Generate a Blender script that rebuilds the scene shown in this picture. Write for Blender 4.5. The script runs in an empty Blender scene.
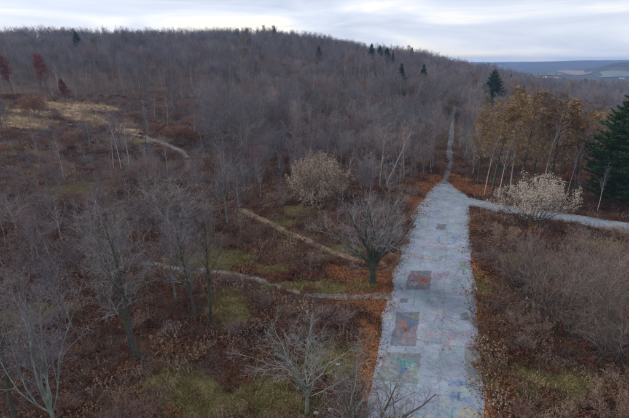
import bpy, math, random
import numpy as np
from mathutils import Vector, Matrix

# ------------------------------------------------------------------ camera, sky, sun, exposure
SC = bpy.context.scene
R = math.radians
CAM_H = 27.0
F_PX, PW, PH, HORIZON = 425.0, 629.0, 418.0, 62.0
PITCH = math.atan((PH / 2 - HORIZON) / F_PX)
cam_d = bpy.data.cameras.new('camera')
cam = bpy.data.objects.new('camera', cam_d)
SC.collection.objects.link(cam)
cam.location = (0, 0, CAM_H)
cam.rotation_euler = (math.pi / 2 - PITCH, 0, 0)
cam_d.sensor_width = 36.0
cam_d.lens = 36.0 * F_PX / PW
cam_d.clip_start = 0.5
cam_d.clip_end = 30000
SC.camera = cam

SUN_ELEV, SUN_ROT = R(42), R(-60)
world = bpy.data.worlds.new('World')
SC.world = world
world.use_nodes = True
wn, wl = world.node_tree.nodes, world.node_tree.links
wn.clear()
w_out = wn.new('ShaderNodeOutputWorld')
w_bg = wn.new('ShaderNodeBackground')
w_bg.inputs['Strength'].default_value = 0.1
sky = wn.new('ShaderNodeTexSky')
sky.sky_type = 'NISHITA'
sky.sun_disc = False
sky.sun_elevation = SUN_ELEV
sky.sun_rotation = SUN_ROT
sky.air_density = 1.0
sky.dust_density = 1.5
tc = wn.new('ShaderNodeTexCoord')
mp = wn.new('ShaderNodeMapping')
mp.inputs['Scale'].default_value = (1.6, 1.6, 11.0)
mp.inputs['Location'].default_value = (0.35, 0.2, 0.0)
mp.inputs['Rotation'].default_value = (R(2.0), R(2.5), 0)
wl.new(tc.outputs['Generated'], mp.inputs['Vector'])
nz = wn.new('ShaderNodeTexNoise')
nz.inputs['Scale'].default_value = 1.7
nz.inputs['Detail'].default_value = 6
nz.inputs['Roughness'].default_value = 0.52
nz.inputs['Distortion'].default_value = 0.6
wl.new(mp.outputs['Vector'], nz.inputs['Vector'])
cr = wn.new('ShaderNodeValToRGB')
cr.color_ramp.elements[0].position = 0.30
cr.color_ramp.elements[0].color = (3.4, 3.8, 4.8, 1)
cr.color_ramp.elements[1].position = 0.52
cr.color_ramp.elements[1].color = (4.9, 5.2, 6.0, 1)
e = cr.color_ramp.elements.new(0.60)
e.color = (6.1, 6.1, 6.3, 1)
e = cr.color_ramp.elements.new(0.68)
e.color = (7.8, 7.1, 5.9, 1)
wl.new(nz.outputs['Fac'], cr.inputs['Fac'])
w_mix = wn.new('ShaderNodeMixRGB')
w_mix.inputs['Fac'].default_value = 0.86
wl.new(sky.outputs['Color'], w_mix.inputs['Color1'])
wl.new(cr.outputs['Color'], w_mix.inputs['Color2'])
wl.new(w_mix.outputs['Color'], w_bg.inputs['Color'])
wl.new(w_bg.outputs['Background'], w_out.inputs['Surface'])

sun_d = bpy.data.lights.new('sun', 'SUN')
sun_d.energy = 1.5
sun_d.angle = R(14)
sun_d.color = (1.0, 0.955, 0.90)
sun = bpy.data.objects.new('sun', sun_d)
SC.collection.objects.link(sun)
sd = Vector((math.sin(SUN_ROT) * math.cos(SUN_ELEV), math.cos(SUN_ROT) * math.cos(SUN_ELEV), math.sin(SUN_ELEV)))
sun.rotation_euler = sd.to_track_quat('Z', 'Y').to_euler()
sun.location = sd * 300

SC.view_settings.view_transform = 'Standard'
SC.view_settings.look = 'None'
SC.view_settings.gamma = 1.0
SC.view_settings.use_curve_mapping = False
SC.view_settings.exposure = 0.76
SC.cycles.max_bounces = 5
SC.cycles.diffuse_bounces = 1
SC.cycles.glossy_bounces = 1
SC.cycles.transmission_bounces = 0
SC.cycles.volume_bounces = 0
SC.cycles.transparent_max_bounces = 4
SC.cycles.use_adaptive_sampling = True
SC.cycles.adaptive_threshold = 0.02

# ------------------------------------------------------------------ helpers
rng = random.Random(11)
nrng = np.random.default_rng(5)
COL = SC.collection

def tag(o, label=None, cat=None, group=None, kind=None):
    if label: o['label'] = label
    if cat: o['category'] = cat
    if group: o['group'] = group
    if kind: o['kind'] = kind
    return o

def link(o, parent=None):
    COL.objects.link(o)
    if parent is not None: o.parent = parent
    return o

def mesh_from(name, verts, faces, mats, smooth=False, midx=None):
    me = bpy.data.meshes.new(name)
    me.from_pydata(verts, [], faces)
    for m in (mats if isinstance(mats, (list, tuple)) else [mats] if mats else []):
        me.materials.append(m)
    if midx is not None: me.polygons.foreach_set('material_index', np.array(midx, dtype=np.int32))
    if smooth: me.polygons.foreach_set('use_smooth', np.ones(len(me.polygons), dtype=bool))
    me.update()
    return me

def mesh_obj(name, verts, faces, mats, parent=None, smooth=False):
    return link(bpy.data.objects.new(name, mesh_from(name, verts, faces, mats, smooth)), parent)

# ------------------------------------------------------------------ terrain
def smooth01(t):
    t = np.clip(t, 0, 1)
    return t * t * (3 - 2 * t)

def vnoise(x, y, s, seed=0):
    x = np.asarray(x, float) / s + seed * 17.3
    y = np.asarray(y, float) / s + seed * 9.7
    xi, yi = np.floor(x), np.floor(y)
    fx, fy = x - xi, y - yi
    fx, fy = fx * fx * (3 - 2 * fx), fy * fy * (3 - 2 * fy)
    def h(a, b):
        v = np.sin(a * 127.1 + b * 311.7 + seed * 74.7) * 43758.5453
        return v - np.floor(v)
    return (h(xi, yi) * (1 - fx) + h(xi + 1, yi) * fx) * (1 - fy) + (h(xi, yi + 1) * (1 - fx) + h(xi + 1, yi + 1) * fx) * fy

RX = np.array([-400, -200, 0, 130, 270, 300, 340, 380, 420, 460, 500, 540, 580, 640, 800])
RYp = np.array([36, 34, 35, 34, 31, 32, 39, 46, 53, 61, 71, 80, 86, 90, 92])
RAZ = np.arctan((RX - PW / 2) / 450.0)
RE = CAM_H + (HORIZON - RYp) / 450.0 * 470 - 13
ROAD_A = np.array([0.3, 0.0])        # a point of the centre line
ROAD_B = np.array([31.0, 100.0])

def road_dist(x, y):
    d = ROAD_B - ROAD_A
    t = ((x - ROAD_A[0]) * d[0] + (y - ROAD_A[1]) * d[1]) / (d @ d)
    t = np.clip(t, -1.5, 1.0)
    return np.hypot(x - ROAD_A[0] - t * d[0], y - ROAD_A[1] - t * d[1])

def terrain(x, y):
    x = np.asarray(x, float); y = np.asarray(y, float)
    d = np.hypot(x, y)
    az = np.arctan2(x, y)
    E = np.interp(az, RAZ, RE)
    E = np.where(np.abs(az) > 1.35, 8.0, E)
    t = np.clip((d - 95) / 375.0, 0, 1.2)
    g = np.where(t < 0.2, t * t * 2.5, t - 0.1) / 0.9
    g = np.minimum(g, 1.0)
    z = E * g
    fall = smooth01((d - 600) / 600.0)
    z = z * (1 - fall) + (-26.0) * fall
    z = z + (vnoise(x, y, 38, 1) - 0.5) * 5.0 * smooth01((d - 110) / 120) * (1 - fall)
    z = z + (vnoise(x, y, 11, 2) - 0.5) * 1.0 * smooth01((d - 60) / 80) * (1 - fall)
    z = z + (vnoise(x, y, 300, 3) - 0.5) * 16 * smooth01((d - 900) / 800)
    far = smooth01((d - 2900) / 1300.0)
    z = z + far * (60 + 26 * (vnoise(az * 1000, d * 0 + 3, 90, 4) - 0.5) + 14 * np.clip((az - 0.5) / 0.2, -1, 1))
    rd = np.exp(-((d - 2150) / 230.0) ** 2) * 56 * smooth01((az - 0.53) / 0.07)
    rd = rd + np.exp(-((d - 2500) / 260.0) ** 2) * 22 * (vnoise(az * 1000, d * 0 + 8, 60, 5))
    z = z + rd
    rise = (vnoise(x, y, 5, 6) - 0.5) * 0.5 * smooth01((road_dist(x, y) - 9) / 8)
    return z + rise * (1 - smooth01((d - 120) / 100))

CP, SP = math.cos(PITCH), math.sin(PITCH)
def ray(px, py):
    u, v = px - PW / 2, py - PH / 2
    return Vector((u, F_PX * CP - v * SP, -F_PX * SP - v * CP)).normalized()

def at(px, py, tmax=9000.0):
    """the point of the ground seen at a place in the photograph"""
    d = ray(px, py); t = 15.0; step = 0.5; prev = t
    while t < tmax:
        p = Vector((0, 0, CAM_H)) + d * t
        if p.z <= float(terrain(p.x, p.y)):
            lo, hi = prev, t
            for _ in range(25):
                m = (lo + hi) / 2
                q = Vector((0, 0, CAM_H)) + d * m
                if q.z <= float(terrain(q.x, q.y)): hi = m
                else: lo = m
            q = Vector((0, 0, CAM_H)) + d * hi
            return Vector((q.x, q.y, float(terrain(q.x, q.y))))
        prev = t; t += step; step = max(0.5, t * 0.01)
    p = Vector((0, 0, CAM_H)) + d * tmax
    return Vector((p.x, p.y, float(terrain(p.x, p.y))))

def to_px(x, y, z):
    x = np.asarray(x, float); y = np.asarray(y, float); z = np.asarray(z, float) - CAM_H
    zc = y * CP - z * SP
    yc = -(z * CP + y * SP)
    zc = np.maximum(zc, 0.1)
    return PW / 2 + F_PX * x / zc, PH / 2 + F_PX * yc / zc

def height_to(P, toppy):
    lo, hi = 0.2, 60.0
    for _ in range(30):
        m = (lo + hi) / 2
        if to_px(P.x, P.y, P.z + m)[1] > toppy: lo = m
        else: hi = m
    return lo

# ------------------------------------------------------------------ materials
def mat(name, build, rough=0.95):
    m = bpy.data.materials.new(name); m.use_nodes = True
    nt = m.node_tree; n, l = nt.nodes, nt.links
    b = n['Principled BSDF']
    b.inputs['Roughness'].default_value = rough
    b.inputs['Specular IOR Level'].default_value = 0.15
    c = build(n, l, b)
    if c is not None: l.new(c, b.inputs['Base Color'])
    return m

def N(n, l, kind, **kw):
    x = n.new(kind)
    for k, v in kw.items():
        x.inputs[k.replace('_', ' ')].default_value = v
    return x

def noise(n, l, scale, detail=4, rough=0.55, coord='Object', dist=0.0):
    t = n.new('ShaderNodeTexCoord')
    x = N(n, l, 'ShaderNodeTexNoise', Scale=scale, Detail=detail, Roughness=rough, Distortion=dist)
    l.new(t.outputs[coord], x.inputs['Vector'])
    return x.outputs['Fac']

def ramp(n, l, fac, stops):
    r = n.new('ShaderNodeValToRGB')
    els = r.color_ramp.elements
    els[0].position, els[0].color = stops[0][0], (*stops[0][1], 1)
    els[1].position, els[1].color = stops[-1][0], (*stops[-1][1], 1)
    for p, c in stops[1:-1]:
        e_ = els.new(p); e_.color = (*c, 1)
    l.new(fac, r.inputs['Fac'])
    return r.outputs['Color']

def mixc(n, l, fac, a, b, mode='MIX'):
    x = n.new('ShaderNodeMixRGB'); x.blend_type = mode
    for s, v in (('Fac', fac), ('Color1', a), ('Color2', b)):
        if hasattr(v, 'is_output') or isinstance(v, bpy.types.NodeSocket): l.new(v, x.inputs[s])
        else: x.inputs[s].default_value = v if s == 'Fac' else (*v, 1)
    return x.outputs['Color']

def math_(n, l, op, a, b=0.0):
    x = n.new('ShaderNodeMath'); x.operation = op
    for i, v in enumerate((a, b)):
        if isinstance(v, bpy.types.NodeSocket): l.new(v, x.inputs[i])
        else: x.inputs[i].default_value = v
    return x.outputs[0]

def varied(stops, nscale=3.0, namt=0.3, moss=None, stand=0.0):
    """colour that differs from plant to plant (and from stand to stand), with grain on each"""
    def build(n, l, b):
        oi = n.new('ShaderNodeObjectInfo')
        rf = oi.outputs['Random']
        if stand:
            sn = N(n, l, 'ShaderNodeTexNoise', Scale=1.0 / stand, Detail=2.0)
            l.new(oi.outputs['Location'], sn.inputs['Vector'])
            k = n.new('ShaderNodeMapRange'); k.inputs['From Min'].default_value = .32; k.inputs['From Max'].default_value = .68
            l.new(sn.outputs['Fac'], k.inputs['Value'])
            rf = math_(n, l, 'ADD', math_(n, l, 'MULTIPLY', rf, .4), math_(n, l, 'MULTIPLY', k.outputs['Result'], .6))
        c = ramp(n, l, rf, stops)
        f = noise(n, l, nscale, 3)
        g = ramp(n, l, f, [(0.3, (1 - namt,) * 3), (0.7, (1 + namt,) * 3)])
        c = mixc(n, l, 1.0, c, g, 'MULTIPLY')
        if moss:
            mfac = noise(n, l, 1.3, 4)
            mm = ramp(n, l, mfac, [(0.42, (0, 0, 0)), (0.6, (1, 1, 1))])
            c = mixc(n, l, mm, c, moss)
        return c
    return build

M = {}
M['bark_dark'] = mat('bark_dark', varied([(0, (0.055, 0.05, 0.045)), (1, (0.10, 0.092, 0.09))], 4, 0.4, (0.075, 0.095, 0.05)))
M['bark_grey'] = mat('bark_grey', varied([(0, (0.11, 0.105, 0.10)), (0.5, (0.20, 0.195, 0.185)), (0.85, (0.33, 0.32, 0.31)), (1, (0.46, 0.44, 0.42))], 4, 0.4, (0.12, 0.13, 0.10)))
M['bark_pale'] = mat('bark_pale', varied([(0, (0.24, 0.26, 0.23)), (1, (0.30, 0.32, 0.29))], 3, 0.4, (0.14, 0.19, 0.125)))
M['bark_birch'] = mat('bark_birch', varied([(0, (0.42, 0.40, 0.38)), (1, (0.55, 0.53, 0.50))], 5, 0.35))
M['twig_purple'] = mat('twig_purple', varied([(0, (0.10, 0.07, 0.082)), (0.2, (0.165, 0.12, 0.135)), (0.4, (0.13, 0.11, 0.135)), (0.55, (0.25, 0.185, 0.18)), (0.7, (0.17, 0.095, 0.08)), (0.85, (0.29, 0.22, 0.205)), (1, (0.40, 0.31, 0.27))], 1.0, 0.35, None, 24))
M['twig_grey'] = mat('twig_grey', varied([(0, (0.115, 0.11, 0.125)), (0.25, (0.21, 0.205, 0.225)), (0.45, (0.15, 0.13, 0.135)), (0.65, (0.29, 0.26, 0.25)), (0.8, (0.20, 0.165, 0.15)), (1, (0.40, 0.35, 0.315))], 1.0, 0.35, None, 20))
M['twig_brown'] = mat('twig_brown', varied([(0, (0.15, 0.095, 0.075)), (1, (0.25, 0.165, 0.13))], 1.0, 0.25))
M['twig_dark'] = mat('twig_dark', varied([(0, (0.15, 0.115, 0.10)), (1, (0.21, 0.165, 0.15))], 1.0, 0.25))
M['twig_pale'] = mat('twig_pale', varied([(0, (0.25, 0.25, 0.235)), (1, (0.30, 0.29, 0.27))], 1.0, 0.25))
M['leaf_tan'] = mat('leaf_tan', varied([(0, (0.36, 0.285, 0.21)), (1, (0.40, 0.32, 0.245))], 2.0, 0.45))
M['leaf_cream'] = mat('leaf_cream', varied([(0, (0.38, 0.31, 0.24)), (1, (0.42, 0.345, 0.27))], 2.0, 0.45))
M['leaf_oak'] = mat('leaf_oak', varied([(0, (0.18, 0.115, 0.06)), (0.5, (0.25, 0.165, 0.085)), (1, (0.18, 0.125, 0.08))], 0.6, 0.5))
M['leaf_gold'] = mat('leaf_gold', varied([(0, (0.31, 0.205, 0.085)), (1, (0.26, 0.15, 0.065))], 0.8, 0.5))
M['leaf_red'] = mat('leaf_red', varied([(0, (0.17, 0.04, 0.03)), (1, (0.22, 0.07, 0.04))], 0.8, 0.35))
M['needles'] = mat('needles', varied([(0, (0.036, 0.075, 0.032)), (1, (0.06, 0.11, 0.042))], 0.7, 0.55))
M['dead_fern'] = mat('dead_fern', varied([(0, (0.065, 0.024, 0.016)), (0.4, (0.125, 0.046, 0.028)), (0.75, (0.175, 0.085, 0.042)), (1, (0.27, 0.165, 0.085))], 2.0, 0.35, None, 9))
M['dead_stalk'] = mat('dead_stalk', varied([(0, (0.12, 0.072, 0.048)), (0.6, (0.21, 0.145, 0.10)), (1, (0.36, 0.27, 0.185))], 2.0, 0.3, None, 9))
M['bramble'] = mat('bramble', varied([(0, (0.075, 0.045, 0.04)), (0.6, (0.13, 0.085, 0.075)), (1, (0.19, 0.14, 0.125))], 2.0, 0.3, None, 9))
M['twig_road'] = mat('twig_road', varied([(0, (0.15, 0.135, 0.13)), (0.5, (0.20, 0.185, 0.18)), (1, (0.23, 0.215, 0.215))], 1.0, 0.3))
M['grass'] = mat('grass', varied([(0, (0.13, 0.13, 0.035)), (0.4, (0.19, 0.175, 0.05)), (0.7, (0.26, 0.21, 0.09)), (1, (0.16, 0.09, 0.05))], 2.0, 0.35))
M['straw'] = mat('straw', varied([(0, (0.34, 0.24, 0.13)), (1, (0.42, 0.32, 0.19))], 2.0, 0.3))
M['litter'] = mat('litter', varied([(0, (0.17, 0.065, 0.03)), (0.6, (0.26, 0.11, 0.05)), (1, (0.32, 0.17, 0.08))], 2.0, 0.3))

def ground_build(n, l, b):
    a = n.new('ShaderNodeVertexColor'); a.layer_name = 'cover'
    s = n.new('ShaderNodeSeparateColor'); l.new(a.outputs['Color'], s.inputs['Color'])
    f1 = noise(n, l, 0.12, 6); f2 = noise(n, l, 1.4, 5); f3 = noise(n, l, 0.02, 4)
    base = ramp(n, l, f1, [(0.3, (0.028, 0.015, 0.011)), (0.5, (0.05, 0.028, 0.018)), (0.62, (0.06, 0.042, 0.022)), (0.75, (0.04, 0.034, 0.018))])
    base = mixc(n, l, 1.0, base, ramp(n, l, f2, [(0.25, (0.6, 0.6, 0.6)), (0.75, (1.5, 1.4, 1.3))]), 'MULTIPLY')
    jag = math_(n, l, 'MULTIPLY', math_(n, l, 'SUBTRACT', f2, 0.5), 0.9)
    def cov(ch, c0, c1, base):
        w = math_(n, l, 'ADD', s.outputs[ch], math_(n, l, 'MULTIPLY', jag, 1.0))
        w = ramp(n, l, w, [(0.42, (0, 0, 0)), (0.62, (1, 1, 1))])
        return mixc(n, l, w, base, mixc(n, l, f2, c0, c1))
    base = cov('Red', (0.07, 0.065, 0.025), (0.16, 0.13, 0.055), base)
    base = cov('Green', (0.22, 0.145, 0.09), (0.40, 0.28, 0.18), base)
    base = cov('Blue', (0.16, 0.06, 0.028), (0.25, 0.11, 0.05), base)
    # far country: woods and fields too far off to be built tree by tree
    far = ramp(n, l, noise(n, l, 0.006, 6), [(0.35, (0.028, 0.028, 0.032)), (0.52, (0.042, 0.038, 0.038)), (0.64, (0.075, 0.07, 0.05)), (0.72, (0.035, 0.034, 0.034))])
    far = mixc(n, l, 1.0, far, ramp(n, l, noise(n, l, 0.05, 4), [(0.3, (0.6, 0.6, 0.6)), (0.7, (1.4, 1.4, 1.4))]), 'MULTIPLY')
    g = n.new('ShaderNodeNewGeometry')
    ln = n.new('ShaderNodeVectorMath'); ln.operation = 'LENGTH'; l.new(g.outputs['Position'], ln.inputs[0])
    w = n.new('ShaderNodeMapRange'); w.inputs['From Min'].default_value = 700; w.inputs['From Max'].default_value = 1200
    l.new(ln.outputs['Value'], w.inputs['Value'])
    bp = N(n, l, 'ShaderNodeBump', Strength=0.6, Distance=0.15)
    l.new(noise(n, l, 2.5, 5), bp.inputs['Height']); l.new(bp.outputs['Normal'], b.inputs['Normal'])
    return mixc(n, l, w.outputs['Result'], base, far)
M['ground'] = mat('ground', ground_build)

def road_build(n, l, b, base=None, amount=0.2):
    f = noise(n, l, 0.35, 6, 0.6); f2 = noise(n, l, 3.0, 6, 0.65); f3 = noise(n, l, 14.0, 3)
    c = ramp(n, l, f, base or [(0.28, (0.11, 0.135, 0.17)), (0.45, (0.165, 0.195, 0.24)), (0.58, (0.195, 0.228, 0.275)), (0.72, (0.25, 0.283, 0.33))])
    c = mixc(n, l, 1.0, c, ramp(n, l, f2, [(0.25, (0.76, 0.76, 0.77)), (0.5, (1, 1, 1)), (0.75, (1.2, 1.19, 1.18))]), 'MULTIPLY')
    c = mixc(n, l, 1.0, c, ramp(n, l, f3, [(0.3, (0.9, 0.9, 0.9)), (0.7, (1.1, 1.1, 1.1))]), 'MULTIPLY')
    # layers of old faded sprayed paint
    t = n.new('ShaderNodeTexCoord')
    dn = N(n, l, 'ShaderNodeTexNoise', Scale=2.0, Detail=4.0)
    l.new(t.outputs['Object'], dn.inputs['Vector'])
    dm = n.new('ShaderNodeVectorMath'); dm.operation = 'ADD'
    l.new(t.outputs['Object'], dm.inputs[0]); l.new(dn.outputs['Color'], dm.inputs[1])
    for sc, lo, am, sat in ((0.55, .50, amount, .8), (1.3, .56, amount, 1.0), (2.6, .6, amount * .9, 1.1)):
        v = N(n, l, 'ShaderNodeTexVoronoi', Scale=sc, Randomness=1.0)
        l.new(dm.outputs['Vector'], v.inputs['Vector'])
        hs = n.new('ShaderNodeHueSaturation'); hs.inputs['Saturation'].default_value = sat; hs.inputs['Value'].default_value = 0.62
        l.new(v.outputs['Color'], hs.inputs['Color'])
        pf = math_(n, l, 'MULTIPLY', ramp(n, l, noise(n, l, sc * 1.3, 6, 0.75, dist=1.0), [(lo, (0, 0, 0)), (lo + .12, (1, 1, 1))]), am)
        c = mixc(n, l, pf, c, hs.outputs['Color'])
    # crazing, joints and seams along and across the carriageway
    for sc, w, k in ((0.3, .010, .68),):
        vc = n.new('ShaderNodeTexVoronoi'); vc.feature = 'DISTANCE_TO_EDGE'; vc.inputs['Scale'].default_value = sc
        l.new(dm.outputs['Vector'], vc.inputs['Vector'])
        c = mixc(n, l, 1.0, c, ramp(n, l, vc.outputs['Distance'], [(w * .3, (k, k, k)), (w, (1, 1, 1))]), 'MULTIPLY')
    mp_ = N(n, l, 'ShaderNodeMapping', Rotation=(0, 0, R(17.5)))
    l.new(dm.outputs['Vector'], mp_.inputs['Vector'])
    sx = n.new('ShaderNodeSeparateXYZ'); l.new(mp_.outputs['Vector'], sx.inputs['Vector'])
    for ax, per, w in (('X', 3.4, .03), ('Y', 5.2, .022)):
        q = math_(n, l, 'ABSOLUTE', math_(n, l, 'SUBTRACT', math_(n, l, 'FRACT', math_(n, l, 'DIVIDE', sx.outputs[ax], per)), .5))
        c = mixc(n, l, 1.0, c, ramp(n, l, q, [(w * .3, (.78, .78, .78)), (w, (1, 1, 1))]), 'MULTIPLY')
    bp = N(n, l, 'ShaderNodeBump', Strength=0.45, Distance=0.03)
    l.new(f2, bp.inputs['Height']); l.new(bp.outputs['Normal'], b.inputs['Normal'])
    return c
M['road'] = mat('road', road_build, 0.8)

def simple(c0, c1, scale=2.0, rough=0.9, bump=0.0):
    def build(n, l, b):
        f = noise(n, l, scale, 6, 0.6)
        c = ramp(n, l, f, [(0.3, c0), (0.7, c1)])
        if bump:
            bp = N(n, l, 'ShaderNodeBump', Strength=bump, Distance=0.05)
            l.new(f, bp.inputs['Height']); l.new(bp.outputs['Normal'], b.inputs['Normal'])
        return c
    return build
M['side_road'] = mat('side_road', simple((0.115, 0.14, 0.17), (0.22, 0.25, 0.285), 0.9, bump=0.3), 0.8)
M['track'] = mat('track', simple((0.06, 0.06, 0.065), (0.16, 0.16, 0.17), 0.7, bump=0.3))
M['patch'] = mat('patch', lambda n, l, b: road_build(n, l, b, [(0.3, (0.075, 0.085, 0.105)), (0.7, (0.125, 0.135, 0.16))], .22))
M['patch_mid'] = mat('patch_mid', lambda n, l, b: road_build(n, l, b, [(0.3, (0.10, 0.115, 0.125)), (0.7, (0.17, 0.185, 0.195))], .22))
M['path_tan'] = mat('path_tan', simple((0.075, 0.05, 0.03), (0.25, 0.19, 0.125), 1.6, bump=0.5))
M['path_grey'] = mat('path_grey', simple((0.065, 0.05, 0.04), (0.19, 0.185, 0.185), 1.5, bump=0.5))
M['field_tan'] = mat('field_tan', simple((0.17, 0.125, 0.095), (0.22, 0.16, 0.12), 0.01))
M['field_green'] = mat('field_green', simple((0.10, 0.125, 0.10), (0.15, 0.17, 0.135), 0.01))
M['white_paint'] = mat('white_paint', simple((0.74, 0.75, 0.76), (0.82, 0.82, 0.82), 0.2))
M['roof_grey'] = mat('roof_grey', simple((0.25, 0.26, 0.28), (0.36, 0.37, 0.38), 0.2))
M['roof_brown'] = mat('roof_brown', simple((0.10, 0.07, 0.06), (0.15, 0.10, 0.08), 0.2))
M['dark_glass'] = mat('dark_glass', simple((0.03, 0.035, 0.04), (0.05, 0.055, 0.06), 0.2), 0.2)
M['stone'] = mat('stone', simple((0.20, 0.21, 0.22), (0.38, 0.39, 0.40), 6, bump=0.4))
def paint(name, c):
    def build(n, l, b):
        f = noise(n, l, 3.2, 7, 0.8)
        a = ramp(n, l, f, [(0.34, (0, 0, 0)), (0.68, (.5, .5, .5))])     # worn off in flakes
        l.new(a, b.inputs['Alpha'])
        return ramp(n, l, noise(n, l, 1.1, 4), [(0.3, tuple(.8 * q for q in c)), (0.7, tuple(q + .03 for q in c))])
    M[name] = mat('sprayed_paint_' + name, build, 0.7)
for nm, c in (('red', (0.42, 0.10, 0.09)), ('pink', (0.48, 0.19, 0.26)), ('orange', (0.50, 0.21, 0.10)), ('teal', (0.07, 0.36, 0.36)),
              ('blue', (0.08, 0.22, 0.48)), ('green', (0.12, 0.34, 0.16)), ('white', (0.58, 0.59, 0.60)), ('yellow', (0.50, 0.40, 0.14)), ('purple', (0.24, 0.14, 0.36))):
    paint(nm, c)

# ------------------------------------------------------------------ the ground
def axis(c, half, n, k):
    t = np.linspace(-1, 1, n)
    return c + half * np.sinh(k * t) / math.sinh(k)
gx, gy = axis(15, 5200, 380, 6.2), axis(70, 5200, 380, 6.2)
GX, GY = np.meshgrid(gx, gy)
GZ = terrain(GX, GY)

# patches of grass, sandy soil and leaf litter: place in the photograph, radii in metres, strength
BLOBS = {
    0: [(180, 385, 3.5, 2), (215, 408, 3.5, 2), (262, 392, 2.2, 2), (275, 412, 2.5, 2), (335, 362, 2.6, 2.2), (278, 395, 2.5, 2), (232, 310, 3, 3), (545, 382, 4.6, 2.4), (525, 376, 2.6, 1.8),
        (300, 212, 4, 4), (285, 225, 2, 3), (345, 250, 4, 2.0), (300, 286, 5, 1.2), (265, 268, 4, 1.5), (75, 190, 9, 7), (40, 170, 8, 8), (130, 140, 12, 8), (205, 262, 6, 4),
        (520, 262, 3, 3), (480, 285, 2.5, 2.5), (12, 150, 12, 10), (20, 320, 3, 3), (600, 245, 3, 3), (325, 287, 6, 1.5)],
    1: [(12, 124, 14, 5), (28, 120, 10, 4), (30, 112, 8, 4), (86, 118, 8, 5), (98, 120, 7, 5), (112, 125, 7, 5), (126, 131, 6, 4), (48, 104, 10, 5), (62, 106, 8, 6), (72, 113, 6, 7), (90, 106, 12, 4), (104, 109, 8, 3), (110, 127, 6, 3), (240, 96, 9, 5)],
    2: [(372, 284, 3.0, 3.0), (362, 276, 4.0, 2.2), (388, 262, 1.8, 4), (380, 300, 2.4, 3), (385, 310, 1.2, 3), (352, 300, 2.0, 1.2), (345, 272, 3.0, 2.0),
        (418, 205, 2.2, 7), (427, 190, 2.5, 7), (436, 180, 2.0, 6), (455, 178, 2.0, 5), (465, 188, 4, 4), (480, 190, 5, 4), (575, 180, 5, 5), (370, 340, 0.9, 4), (366, 375, 0.8, 4), (472, 265, 0.9, 5), (470, 300, 0.8, 4),
        (480, 400, 0.8, 3)],
}
cover = np.zeros((GX.size, 4), np.float32); cover[:, 3] = 1
BW = {k: [] for k in BLOBS}
for ch, lst in BLOBS.items():
    for (px, py, ra, rb) in lst:
        p = at(px, py)
        BW[ch].append((p.x, p.y, ra, rb))
def cover_at(ch, x, y):
    w = np.zeros(np.shape(x))
    for (cx, cy, ra, rb) in BW[ch]:
        w = np.maximum(w, np.exp(-(((x - cx) / ra) ** 2 + ((y - cy) / rb) ** 2) * 0.7))
    return w
for ch in range(3): cover[:, ch] = cover_at(ch, GX.ravel(), GY.ravel())
ny, nx = GX.shape
idx = np.arange(nx * ny).reshape(ny, nx)
quads = np.stack([idx[:-1, :-1], idx[:-1, 1:], idx[1:, 1:], idx[1:, :-1]], -1).reshape(-1, 4)
gm = bpy.data.meshes.new('ground')
gm.vertices.add(nx * ny); gm.loops.add(quads.size); gm.polygons.add(len(quads))
gm.vertices.foreach_set('co', np.stack([GX, GY, GZ], -1).astype(np.float32).ravel())
gm.loops.foreach_set('vertex_index', quads.astype(np.int32).ravel())
gm.polygons.foreach_set('loop_start', np.arange(0, quads.size, 4, dtype=np.int32))
gm.polygons.foreach_set('use_smooth', np.ones(len(quads), dtype=bool))
gm.update(calc_edges=True)
ca = gm.color_attributes.new('cover', 'FLOAT_COLOR', 'POINT')
ca.data.foreach_set('color', cover.ravel())
gm.materials.append(M['ground'])
ground = link(bpy.data.objects.new('ground', gm))
tag(ground, 'rolling brown ground of leaf mould and dead grass under the woods', 'ground', kind='structure')

# ------------------------------------------------------------------ roads and paths
def strip(name, left, right, material, lift, across=14, step=0.8, jag=0.0, seed=1, mats=None):
    """a draped sheet between two edge lines"""
    L = [Vector(p) for p in left]; Rr = [Vector(p) for p in right]
    def resample(P, n):
        ds = [0]
        for a, b_ in zip(P, P[1:]): ds.append(ds[-1] + (b_ - a).length)
        ts = np.linspace(0, ds[-1], n)
        return np.interp(ts, ds, [p.x for p in P]), np.interp(ts, ds, [p.y for p in P])
    ln = max(sum((b_ - a).length for a, b_ in zip(L, L[1:])), sum((b_ - a).length for a, b_ in zip(Rr, Rr[1:])))
    n = max(4, int(ln / step))
    lx, ly = resample(L, n); rx, ry = resample(Rr, n)
    if jag:
        k = np.arange(n) * step
        jl = (vnoise(k, k * 0, 4.5, seed) - 0.5 + 0.4 * (vnoise(k, k * 0, 1.6, seed + 1) - 0.5)) * jag
        jr = (vnoise(k, k * 0 + 5, 4.5, seed + 2) - 0.5 + 0.4 * (vnoise(k, k * 0, 1.6, seed + 3) - 0.5)) * jag
        dx, dy = rx - lx, ry - ly; dl = np.maximum(np.hypot(dx, dy), 0.1)
        lx, ly = lx + dx / dl * jl, ly + dy / dl * jl
        rx, ry = rx + dx / dl * jr, ry + dy / dl * jr
    t = np.linspace(0, 1, across + 1)[None, :]
    X = lx[:, None] * (1 - t) + rx[:, None] * t
    Y = ly[:, None] * (1 - t) + ry[:, None] * t
    Z = terrain(X, Y) + lift
    v = np.stack([X, Y, Z], -1).reshape(-1, 3)
    i = np.arange(v.shape[0]).reshape(n, across + 1)
    f = np.stack([i[:-1, :-1], i[:-1, 1:], i[1:, 1:], i[1:, :-1]], -1).reshape(-1, 4)
    return mesh_obj(name, v.tolist(), f.tolist(), material, smooth=True)

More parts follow.
